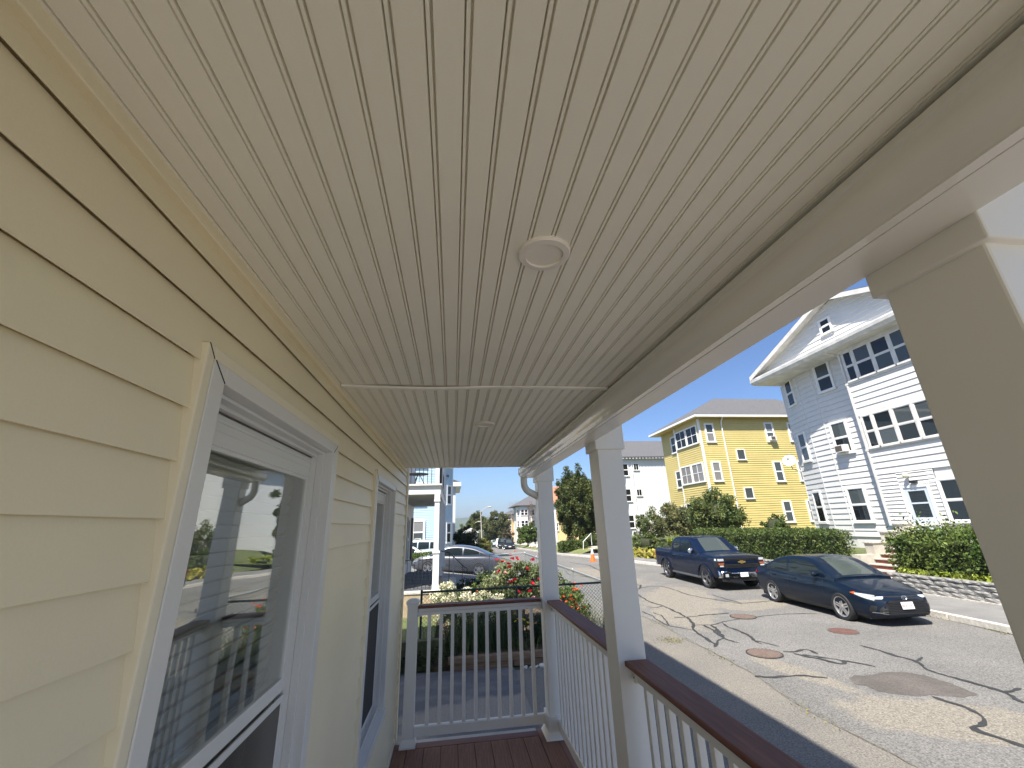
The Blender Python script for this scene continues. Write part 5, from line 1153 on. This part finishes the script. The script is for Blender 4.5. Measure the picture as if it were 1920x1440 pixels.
# ---------------- vehicles ----------------
def piece(tab, x):
    if x <= tab[0][0]: return tab[0][1]
    for (a, b), (c, d) in zip(tab, tab[1:]):
        if x <= c:
            t = (x-a)/(c-a) if c > a else 0; return b+(d-b)*t
    return tab[-1][1]
def smooth_tab(tab, rng, n=3, e=.05):
    return lambda x: sum(piece(tab, x+e*k) for k in range(-n, n+1))/(2*n+1)
def apply_bool(o, cutters):
    for c in cutters:
        m = o.modifiers.new('b', 'BOOLEAN'); m.operation = 'DIFFERENCE'; m.object = c; m.solver = 'EXACT'
    bpy.context.view_layer.update(); dg = bpy.context.evaluated_depsgraph_get()
    me = bpy.data.meshes.new_from_object(o.evaluated_get(dg)); old = o.data; o.modifiers.clear(); o.data = me; bpy.data.meshes.remove(old)
    for c in cutters: bpy.data.objects.remove(c)
def wheel_parts(t, x, y, r, w, style, side, m_rim):
    """side=+1: outer face towards +Y"""
    W = link('wheel', MB().lathe([(r*.68, -w/2), (r*.92, -w/2), (r*.985, -w*.40), (r, -w*.25), (r, w*.25), (r*.985, w*.40), (r*.93, w/2), (r*.74, w/2), (r*.70, w*.40), (r*.68, w*.30), (r*.68, -w/2)], 40, (0,0,0), 'y', cap=False).mesh('wheel', M_rubber, smooth=35), t, (x, y, r), (0, 0, 0 if side > 0 else math.pi), off=(0,0,0))
    mb = MB().lathe([(r*.69, w*.36), (r*.735, w*.44), (r*.72, w*.49), (r*.675, w*.46), (r*.63, w*.20), (r*.69, w*.18), (r*.69, w*.36)], 40, (0,0,0), 'y', cap=False)
    if style == 'twin10':
        for k in range(10):
            a = k*2*math.pi/10+(.12 if k % 2 else -.10); q = Matrix.Rotation(a, 3, 'Y'); b2 = Matrix.Rotation(a+(.22 if k % 2 else -.18), 3, 'Y')
            mb.obox(q @ Vector((r*.41, w*.36, 0)), (r*.29, w*.05, r*.052), b2)
        mb.lathe([(.001, w*.42), (r*.12, w*.41), (r*.15, w*.34), (.001, w*.30)], 20, (0,0,0), 'y')
    else:
        for k in range(5 if style == 'five' else 6):
            n = 5 if style == 'five' else 6; a = k*2*math.pi/n
            for dz in (-.055, .055):
                q = Matrix.Rotation(a+dz*1.6, 3, 'Y'); mb.obox(q @ Vector((r*.41, w*.36, 0)), (r*.29, w*.05, r*.045), Matrix.Rotation(a+dz*1.1, 3, 'Y'))
        mb.lathe([(.001, w*.42), (r*.14, w*.41), (r*.17, w*.34), (.001, w*.30)], 20, (0,0,0), 'y')
    link('rim', mb.mesh('rim', m_rim, smooth=30), W, off=(0,0,0))
    link('hub_shadow', MB().lathe([(.001, w*.10), (r*.67, w*.12), (r*.67, w*.06), (.001, w*.05)], 24, (0,0,0), 'y').mesh('hub_shade', M_plast), W, off=(0,0,0)).name = 'hub_shade'  # black disc behind the spokes, shade inside the wheel put into its colour
    return W
from mathutils.bvhtree import BVHTree
def caster(me, x1):
    bv = BVHTree.FromPolygons([v.co for v in me.vertices], [p.vertices for p in me.polygons])
    def X(y, z, o=0.0):
        h = bv.ray_cast(Vector((x1+1, y, z)), Vector((-1, 0, 0)))
        return (h[0].x if h[0] is not None else x1-.15)+o
    return X
def loft(xs, ring):
    P = []
    for x in xs: P.append([(x, y, z) for y, z in ring(x)])
    mb = MB(); n = len(P[0])
    vs = [p for r in P for p in r]; fs = [(i*n+k, i*n+(k+1) % n, (i+1)*n+(k+1) % n, (i+1)*n+k) for i in range(len(P)-1) for k in range(n)]
    fs += [tuple(range(n-1, -1, -1)), tuple(range((len(P)-1)*n, len(P)*n))]
    return mb.add(vs, fs)
def car(name, label, cat, loc, rz, S, group=None, tilt=0):
    t = thing(name, label, cat, loc, (0, tilt, rz), group); OFF[t.name] = (0,0,0)
    L, Wd, r = S['L'], S['W'], S['r']; x0, x1 = -L/2, L/2; hw0 = Wd/2; paint = S['paint']
    top = smooth_tab(S['top'], None, 3, S.get('sm', .04)); bot = smooth_tab(S['bot'], None, 2, .03); plan = smooth_tab(S['plan'], None, 2, .03)
    crown = S.get('crown', .05); bx = S.get('boxy', 0)
    def side(x, u):  # half width factor by height fraction u
        pr = [(0,.90),(.12,.955),(.30,.985),(.48,1.0),(.62,.992),(.74,.985),(.86,.965),(1,.90)] if not bx else [(0,.95),(.10,.975),(.30,.99),(.5,1.0),(.66,.995),(.80,.99),(.93,.975),(1,.93)]
        return hw0*plan(x)*piece(pr, u)
    def ring(x):
        b, tz = bot(x), top(x); R = []
        for u in (0, .06, .12, .22, .34, .46, .55, .60, .66, .74, .82, .90, .96, 1.0): R.append((side(x, u), b+(tz-b)*u))
        w = R[-1][0]; c = crown*(1 if S['hoodc'](x) else .4)
        R += [(w*.93, tz+c*.25), (w*.72, tz+c*.62), (w*.36, tz+c*.92)]
        h = [(0, b)]+R+[(0, tz+c)]; return h+[(-y, z) for y, z in R[::-1]]
    n = S.get('n', 56); xs = [x0+(x1-x0)*(.5-.5*math.cos(math.pi*i/n))*1.0 for i in range(n+1)]
    xs = sorted(set([round(.35*a+.65*(x0+(x1-x0)*i/n), 4) for i, a in enumerate(xs)]))
    body = link('body', loft(xs, ring).mesh('body', [paint]), t, off=(0,0,0))
    cut = []
    wx = [S['fx'], S['rx']]
    for wxx in wx:
        for s in (1, -1):
            c = MB().lathe([(.001, -.22), (r*S.get('arch', 1.16), -.22), (r*S.get('arch', 1.16), .22), (.001, .22)], 36, (wxx, s*(hw0-.10), r*1.02), 'y'); cut.append(link('c', c.mesh('c', paint)))
    if 'bed' in S:
        a, b_, z = S['bed']; cut.append(link('c', MB().box(a, b_, -hw0*.86, hw0*.86, z, 3).mesh('c', paint)))
    apply_bool(body, cut)
    body.data.polygons.foreach_set('use_smooth', [True]*len(body.data.polygons)); body.data.set_sharp_from_angle(angle=R_(28))
    # wheel wells and underside
    mb = MB().box(x0+.25, x1-.3, -hw0*.80, hw0*.80, bot(0)+.0-.05, r*1.1)
    for wxx in wx:
        for s in (1, -1): mb.lathe([(r*1.10, -.15), (r*S.get('arch', 1.16)-.004, -.15), (r*S.get('arch', 1.16)-.004, .06), (r*1.10, .06)], 30, (wxx, s*(hw0-.12), r*1.02), 'y') if False else None
    link('underbody', mb.mesh('underbody', M_plast), t, off=(0,0,0))
    # greenhouse
    rf = smooth_tab(S['roof'], None, 3, S.get('rsm', .05)); ga, gb = S['roof'][0][0], S['roof'][-1][0]; RH = max(z for _, z in S['roof']); rw = S.get('rw', .70)
    def gw(x, z):
        tz = top(x)-.02; u = min(1, max(0, (z-tz)/max(.05, RH-tz))); return hw0*plan(x)*(.925*(1-u)+rw*u+.035*math.sin(math.pi*u))
    def gring(x):
        tz = top(x)-.06; z1 = max(rf(x), tz+.02); R = []
        for u in (0, .15, .3, .45, .6, .75, .87, .95, 1): z = tz+(z1-tz)*u; R.append((gw(x, z)*(1 if u < .9 else (.985 if u < .99 else .955)), z))
        w = R[-1][0]; rc = .035
        R += [(w*.9, z1+rc*.3), (w*.65, z1+rc*.75), (w*.33, z1+rc*.95)]
        h = [(0, tz-.05)]+R+[(0, z1+rc)]; return h+[(-y, z) for y, z in R[::-1]]
    gx = [ga+(gb-ga)*i/40 for i in range(41)]
    link('cabin', loft(gx, gring).mesh('cabin', S.get('roofpaint', paint), smooth=28), t, off=(0,0,0))
    for s in (1, -1):
        for k, (a, b_, zb, drop, m) in enumerate(S['side_glass']):
            P = []
            for i in range(13):
                x = a+(b_-a)*i/12; zl = top(x)+zb; zt = min(rf(x)-drop, RH-drop); zt = max(zt, zl+.004)
                P.append([(x, s*(gw(x, zl+(zt-zl)*j/5)+.006-.0*j), zl+(zt-zl)*j/5) for j in range(6)])
            link('side_window', MB().grid(P).mesh('side_window', m or M_carglass, recalc=False, smooth=60), t, off=(0,0,0))
    for nm, (a, b_), m in (('windscreen', S['ws'], M_wshield), ('rear_window', S['rw_g'], M_carglass)):
        P = []
        for i in range(11):
            x = a+(b_-a)*i/10; z = rf(x); w = gw(x, z)*.955-.065
            P.append([(x, w*j/6, z+.035*(1-abs(j/6)**2.2)+.007) for j in range(-6, 7)])
        link(nm, MB().grid(P).mesh(nm, m, recalc=False, smooth=60), t, off=(0,0,0))
    for wxx in wx:
        for s in (1, -1): wheel_parts(t, wxx, s*(hw0-S['tw']/2-.005), r, S['tw'], S['rim'], s, S['rimm'])
    # body-hugging helper for trims
    def surf(x, z, s, o=.004):
        b, tz = bot(x), top(x); u = min(1, max(0, (z-b)/(tz-b))); return (x, s*(side(x, u)+o), z)
    def patch(nm, pts_fn, m, s, nu=8, nv=4, o=.006):
        P = [[surf(*pts_fn(i/nu, j/nv), s, o) for j in range(nv+1)] for i in range(nu+1)]
        return link(nm, MB().grid(P).mesh(nm, m, recalc=False, smooth=50), t, off=(0,0,0))
    for s in (1, -1):
        for xd in S['doors']:
            P = [surf(xd+.02*math.sin(j), bot(xd)+.06+(top(xd)-bot(xd)-.10)*j/8, s, .0015) for j in range(9)]; P = [(x+(.0), y, z) for x, y, z in P]
            link('door_gap', MB().tube(P, .0035, 4).mesh('door_gap', M_plast), t, off=(0,0,0))
        for xh in S['handles']:
            x, y, z = surf(xh, top(xh)-.13, s, .012); link('door_handle', MB().box(x-.09, x+.09, y-.012, y+.012, z-.014, z+.014).mesh('door_handle', S.get('handlem', paint)), t, off=(0,0,0), bevel=.006)
        mx = S['mirror']; x, y, z = mx, s*(gw(mx, top(mx)+.08)+.10), top(mx)+S.get('mz', .10)
        mb = MB(); blob(mb, (x, y, z), S.get('ms', (.07, .11, .07)), 12, amp=.0); mb.box(x-.02, x+.02, min(y, s*(gw(mx, top(mx))-.04)), max(y, s*(gw(mx, top(mx))-.04)), z-.06, z-.03)
        link('mirror', mb.mesh('mirror', S.get('mirm', paint), smooth=50), t, off=(0,0,0))
        S['lights'](t, s, surf, patch)
    S['front'](t, top, bot, plan, hw0, x1, x0, caster(body.data, x1))
    t['category'] = cat; return t

def mk_paint(name, c, flake=.0, rough=.4):
    m = mat(name, c, rough, var=.04, scale=3, metal=flake, coat=.45, spec=.1); return m
P_navy = mk_paint('navy_paint', (.004,.010,.022)); P_blue = mk_paint('deep_blue_paint', (.003,.009,.028)); P_silver = mk_paint('grey_silver_paint', (.12,.128,.15), .6, .3)
P_black = mk_paint('black_paint', (.012,.013,.016)); P_white = mk_paint('white_car_paint', (.72,.72,.72), 0, .35); P_pale = mk_paint('pale_blue_car_paint', (.45,.52,.56), .2, .3)
M_plate = mat('number_plate', (.80,.80,.80), .4, var=.02); M_ptxt = mat('plate_red', (.55,.06,.05), .5, var=.02); M_gold = mat('gold_badge', (.75,.52,.18), .25, metal=.8, var=.03)
def face_plate(t, x, z, txt=None, w=.305, h=.152, tiltd=8):
    pl = link('number_plate', MB().box(0, .006, -w/2, w/2, -h/2, h/2).mesh('number_plate', M_plate), t, (x, 0, z), (0, R_(-tiltd), 0), off=(0,0,0), bevel=.003)
    if txt:
        me = text_mesh(txt, .088, .001); me.materials.append(M_ptxt)
        link('lettering', me, pl, (.008, 0, -.012), (R_(90), 0, R_(90)))
        me = text_mesh('Massachusetts', .026, .001); me.materials.append(M_ptxt); link('lettering', me, pl, (.008, 0, .055), (R_(90), 0, R_(90)))
    return pl
# --- sedan
def sedan_lights(front=True, amber=True):
    def f(t, s, surf, patch):
        # wrap-round headlamp from the wing to the nose
        patch('headlight', lambda u, v: (S_['x1']-.52+.40*u, (.70-.06*u)+(.01+.10*u**.6)*(v-.5)), M_lamp, s, 10, 4, .008)
        patch('headlight_rim', lambda u, v: (S_['x1']-.56+.45*u, (.70-.06*u)+(.03+.125*u**.6)*(v-.5)), M_plast, s, 10, 4, .0045)
        if amber: patch('marker_lamp', lambda u, v: (S_['x1']-.60+.11*u, .708+(.008+.045*u)*(v-.5)), M_amber, s, 4, 3, .010)
        patch('tail_light', lambda u, v: (S_['x0']+.05+.24*u, .84+(.13-.07*u)*(v-.5)), M_redl, s, 6, 3, .008)
    S_ = {}
    f.S = S_; return f
def draper(t, X):
    def fp(nm, rows, m, o=.006, n=12):
        # rows of (y left, y right, z) laid on the nose
        R = []
        rr = []
        for r0, r1 in zip(rows, rows[1:]):
            for k in range(3): rr.append([r0[j]+(r1[j]-r0[j])*k/3 for j in range(3)])
        rr.append(list(rows[-1]))
        P = [[(X(yl+(yr-yl)*j/n, z, o), yl+(yr-yl)*j/n, z) for j in range(n+1)] for yl, yr, z in rr]
        return link(nm, MB().grid(P).mesh(nm, m, recalc=False, smooth=50), t, off=(0,0,0))
    return fp
def sedan_front(plate, emblem=True, rim=None):
    def f(t, top, bot, plan, hw0, x1, x0, X):
        fp = draper(t, X)
        fp('lower_grille', [(-.40, .40, .585), (-.54, .54, .50), (-.64, .64, .40), (-.66, .66, .31), (-.60, .60, .275)], M_plast, .010)
        q = MB()
        for z in (.30, .335, .37, .405, .44, .475, .51, .545):
            w = .60 if z < .44 else .46; q.tube([(X(y, z, .014), y, z) for y in np.linspace(-w, w, 15)], .006, 4)
        link('grille_bar', q.mesh('grille_bar', M_plast), t, off=(0,0,0))
        fp('upper_grille', [(-.56, .56, .668), (-.30, .30, .640)], M_plast, .008)
        for s in (1, -1):
            fp('headlight', [(s*.44, s*.80, .665), (s*.47, s*.80, .635), (s*.52, s*.79, .612)][::1], M_lamp, .010)
            fp('fog_lamp_recess', [(s*.66, s*.74, .47), (s*.68, s*.76, .40), (s*.70, s*.76, .33)], M_plast, .008)
            fp('chrome_strip', [(s*.57, s*.73, .325), (s*.60, s*.74, .312)], M_chrome, .012)
        if emblem:
            q = MB()
            for (a, b_, rr) in ((.065, .045, .006), (.030, .042, .004)): q.tube([(X(0, .62, .018), a*math.cos(k*math.pi/8), .635+b_*math.sin(k*math.pi/8)) for k in range(17)], rr, 5)
            q.tube([(X(0, .62, .018), .045*math.cos(k*math.pi/8), .658+.016*math.sin(k*math.pi/8)) for k in range(17)], .004, 5)
            link('emblem', q.mesh('emblem', M_chrome, smooth=60), t, off=(0,0,0))
        if plate: face_plate(t, X(0, .47, .03), .47, plate)
        link('wiper', MB().tube([(1.0, .05, .985), (.72, .45, 1.06)], .008, 4).tube([(1.0, -.35, .975), (.72, -.02, 1.08)], .008, 4).mesh('wiper', M_plast), t, off=(0,0,0))
    return f
def sedan_spec(paint, plate=None, L=4.64, W=1.78, n=56, rim='twin10', rimm=None, k=1.0, amber=True, emblem=True, roof=None):
    h = L/2; S = dict(L=L, W=W, r=.325, tw=.21, n=n, paint=paint, rim=rim, rimm=rimm or M_alloy, arch=1.10, fx=h-.95, rx=h-.95-2.70, hoodc=lambda x: x > .6,
      top=[(-h,.80),(-h+.06,.93),(-h+.45,.99),(-h+.9,1.0),(-.9,.965),(.2,.935),(.95,.925),(1.35,.90),(h-.55,.80),(h-.22,.715),(h-.06,.62),(h,.50)],
      bot=[(-h,.42),(-h+.12,.30),(-h+.5,.22),(0,.20),(h-.5,.20),(h-.1,.205),(h,.26)],
      plan=[(-h,.74),(-h+.07,.86),(-h+.25,.94),(-h+.8,.985),(0,1.0),(h-1.2,.995),(h-.6,.965),(h-.3,.90),(h-.12,.80),(h-.03,.66),(h,.56)],
      roof=[(-h+.48,.98),(-h+.95,1.18),(-h+1.35,1.345),(-.55,1.415),(-.1,1.435),(.25,1.42),(.55,1.36),(.95,1.14),(1.27,.945)] if not roof else roof,
      side_glass=[(-h+1.02,-.52,.03,.085,None), (-.44,.72,.03,.085,None), (-h+.80,-h+.99,.03,.12,None)], ws=(.42,1.20), rw_g=(-h+.60,-h+1.30),
      doors=(-1.32,-.48,.86), handles=(-1.12,-.22), mirror=.72, crown=.055)
    lf = sedan_lights(amber=amber); lf.S.update(x1=h, x0=-h); S['lights'] = lf; S['front'] = sedan_front(plate, emblem); return S
car('parked_sedan', 'dark navy sedan with silver wheels parked at the kerb nearest to us', 'car', (10.95, 12.00, .0), R_(-94.3), sedan_spec(P_navy, '8FR 291', n=80), 'cars parked in the street')
# --- silver sedan next door
S = sedan_spec(P_silver, None, L=4.87, W=1.83, n=64, rim='twin10', rimm=M_alloy, roof=[(-2.05,.98),(-1.6,1.16),(-1.05,1.36),(-.5,1.44),(-.1,1.455),(.3,1.44),(.65,1.36),(1.05,1.15),(1.40,.945)])
S['r'] = .335; S['ws'] = (.5, 1.3); S['rw_g'] = (-1.9, -1.05); S['side_glass'] = [(-1.28,-.42,.03,.085,None), (-.34,.82,.03,.085,None), (-1.62,-1.34,.03,.10,None)]; S['rx'] = S['fx']-2.80
car('parked_sedan', 'silver grey sedan parked across the driveway behind the rose bush', 'car', (.28, 25.55, .12), R_(170), S, 'cars parked in the street', tilt=R_(-3.5))
# --- pickup
def pickup():
    L = 5.65; h = L/2; W = 1.96
    def lights(t, s, surf, patch):
        patch('lamp_housing', lambda u, v: (h-.24+.20*u, .985+.33*(v-.5)), M_plast, s, 5, 3, .010); patch('headlight', lambda u, v: (h-.20+.12*u, 1.085+.07*(v-.5)), M_lamp, s, 5, 3, .014)
        patch('tail_light', lambda u, v: (-h+.03+.10*u, 1.02+.34*(v-.5)), M_redl, s, 4, 3, .008)
        for xw, nm in ((h-1.02, 'front'), (-h+1.13, 'rear')):
            q = MB()
            P = []
            for k in range(15):
                a = math.pi*k/14; rr = .395*1.14+.035
                P.append((xw+rr*math.cos(a), s*(W/2+.012), .40+rr*math.sin(a)))
            q.tube(P, .022, 6); link('wheel_arch', q.mesh('wheel_arch', P_blue, smooth=60), t, off=(0,0,0))
        link('side_step', MB().tube([(-1.05, s*.93, .36), (1.45, s*.93, .36)], .05, 8).mesh('side_step', M_dalloy, smooth=50), t, off=(0,0,0))
    def front(t, top, bot, plan, hw0, x1, x0, XX):
        X = lambda y, o=0: XX(y, .9, 0)+o-.018
        def bar(nm, y0, y1, z0, z1, m, o=.02, n=10):
            P = [[(X(y0+(y1-y0)*j/n, o+(.0)), y0+(y1-y0)*j/n, z) for j in range(n+1)] for z in (z0, (z0+z1)/2, z1)]
            return link(nm, MB().grid(P).mesh(nm, m, recalc=False, smooth=40), t, off=(0,0,0))
        bar('grille', -.66, .66, .78, 1.17, M_plast, .02); bar('grille_crossbar', -.66, .66, .955, 1.03, P_blue, .035)
        q = MB()
        for z in (.82, .86, .90, 1.07, 1.11): q.tube([(X(y, .03), y, z) for y in np.linspace(-.62, .62, 9)], .010, 4)
        link('grille_slats', q.mesh('grille_slats', M_plast), t, off=(0,0,0))
        for s in (1, -1):
            lo, hi = (.68, .93) if s > 0 else (-.93, -.68)
            bar('lamp_housing', lo, hi, .82, 1.15, M_plast, .026)
            bar('headlight', lo+.02, hi-.02, 1.045, 1.125, M_lamp, .032); bar('headlight', lo+.05, hi-.05, .845, .895, M_lamp, .032); bar('marker_lamp', lo+.03, hi-.03, .93, .965, M_amber, .030)
            bar('fog_lamp', .62 if s > 0 else -.74, .74 if s > 0 else -.62, .50, .60, M_lamp, .07)
            q = MB().tube([(x1+.02, s*.42, .50), (x1+.07, s*.42, .47), (x1+.07, s*.30, .47), (x1+.02, s*.30, .50)], .018, 6); link('tow_hook', q.mesh('tow_hook', M_plast), t, off=(0,0,0))
        q = MB(); P = []
        for z, o in ((.46, -.02), (.50, .05), (.60, .06), (.64, .02)): P.append([(X(y, o), y, z+.06*(abs(y) > .55)*(z > .55)) for y in np.linspace(-.93, .93, 19)])
        q.grid(P); link('bumper', q.mesh('bumper', M_chrome, smooth=40, recalc=False), t, off=(0,0,0))
        bar('lower_bumper', -.86, .86, .34, .47, M_plast, .0); bar('bumper_top', -.92, .92, .64, .77, P_blue, .03)
        e = [(-.13,-.028),(-.05,-.028),(-.05,-.05),(.05,-.05),(.05,-.028),(.13,-.028),(.15,.028),(.06,.028),(.06,.05),(-.06,.05),(-.06,.028),(-.15,.028)]
        link('emblem', MB().prism([(y, .992+z) for y, z in e], 'x', X(0, .035), X(0, .055)).mesh('emblem', M_gold), t, off=(0,0,0), bevel=.004)
        face_plate(t, x1+.045, .56, None, tiltd=0)
        link('tailgate', MB().box(-h-.015, -h+.01, -.80, .80, .68, 1.25).mesh('tailgate', P_blue), t, off=(0,0,0), bevel=.02)
        link('rear_bumper', MB().box(-h-.12, -h+.02, -.92, .92, .48, .62).mesh('rear_bumper', M_chrome), t, off=(0,0,0), bevel=.02)
    return dict(L=L, W=W, r=.40, tw=.27, n=90, paint=P_blue, rim='five', rimm=M_dalloy, fx=h-.98, rx=h-.98-3.5, arch=1.14, boxy=1, sm=.02, hoodc=lambda x: x > 1.2,
      top=[(-h,1.26),(-.98,1.27),(-.90,1.20),(1.28,1.20),(1.4,1.235),(2.3,1.20),(h-.20,1.17),(h-.05,1.14),(h,1.10)],
      bot=[(-h,.55),(-h+.3,.50),(-1,.42),(1.4,.42),(h-.3,.46),(h,.48)],
      plan=[(-h,.96),(-h+.1,.985),(0,1),(h-.6,1),(h-.25,.985),(h-.08,.95),(h,.90)],
      roof=[(-1.02,1.22),(-.98,1.60),(-.86,1.80),(-.5,1.835),(.3,1.84),(.62,1.80),(1.42,1.24)], rsm=.02, rw=.76,
      side_glass=[(-.80,-.16,.06,.12,None), (-.06,.98,.06,.12,None)], ws=(.66,1.36), rw_g=(-1.01,-.985), doors=(-.88,-.11,1.18), handles=(-.68,.08), mirror=1.0, mz=.13, ms=(.07,.13,.11), mirm=M_chrome, handlem=M_plast,
      crown=.06, bed=(-h+.08,-1.06,.80), lights=lights, front=front)
car('pickup_truck', 'deep blue pickup truck with black wheels parked behind the navy sedan', 'truck', (10.95, 18.42, 0), R_(-92.8), pickup(), 'cars parked in the street')
# --- small far cars
def far(label, paint, x, y, rz, kind='sedan', name='parked_car'):
    S = sedan_spec(paint, None, n=28, amber=False, emblem=False)
    if kind == 'suv':
        S['roof'] = [(-2.22,1.0),(-2.05,1.45),(-1.7,1.66),(-.5,1.70),(.3,1.68),(.55,1.58),(1.25,1.02)]; S['side_glass'] = [(-1.75,-1.32,.05,.10,None),(-1.25,-.45,.05,.10,None),(-.37,.68,.05,.10,None)]; S['rw_g'] = (-2.2,-2.0); S['ws'] = (.5,1.18)
        S['top'] = [(a, b+.07) for a, b in S['top']]; S['r'] = .36; S['W'] = 1.86
    return car(name, label, 'car', (x, y, gz(y)+.01), R_(rz), S, 'cars parked in the street')
far('black car at the front of the distant row facing us with a white plate', P_black, 9.0, 71, -92)
far('dark sport utility vehicle directly behind the black car in the distant row', P_black, 8.9, 78, -93, 'suv')
far('white sport utility vehicle in the middle of the distant row', P_white, 9.45, 88, -94, 'suv')
far('pale car half hidden behind the white vehicle in the distant row', P_pale, 8.95, 95, -94)
far('dark blue car at the far left end of the distant row', P_navy, 9.3, 102, -96)
far('pale blue sport utility vehicle behind the low hedge next door', P_pale, -2.9, 34.2, 176, 'suv')
far('white sedan whose windscreen shows just above the low hedge next door', P_white, -3.3, 31.8, 5)
link('number_plate', MB().box(0,.01,-.2,.2,-.08,.08).mesh('number_plate', M_plate), [o for o in bpy.data.objects if o.get('label','').startswith('black car at')][0], (2.34, 0, .5))

# ---------------- haze ----------------
hz = MB().box(-1950, 1950, -1950, 2050, -4.3, 60).build('haze', None)
hm = bpy.data.materials.new('haze'); hm.use_nodes = True; ht = hm.node_tree; ht.nodes.remove(ht.nodes['Principled BSDF'])
pv = ht.nodes.new('ShaderNodeVolumePrincipled'); pv.inputs['Color'].default_value = (.80, .88, 1.0, 1); pv.inputs['Density'].default_value = .0003; pv.inputs['Anisotropy'].default_value = .2
ht.links.new(pv.outputs[0], ht.nodes['Material Output'].inputs['Volume']); hz.data.materials.clear(); hz.data.materials.append(hm); tag(hz, kind='stuff')
hz.display_type = 'BOUNDS'
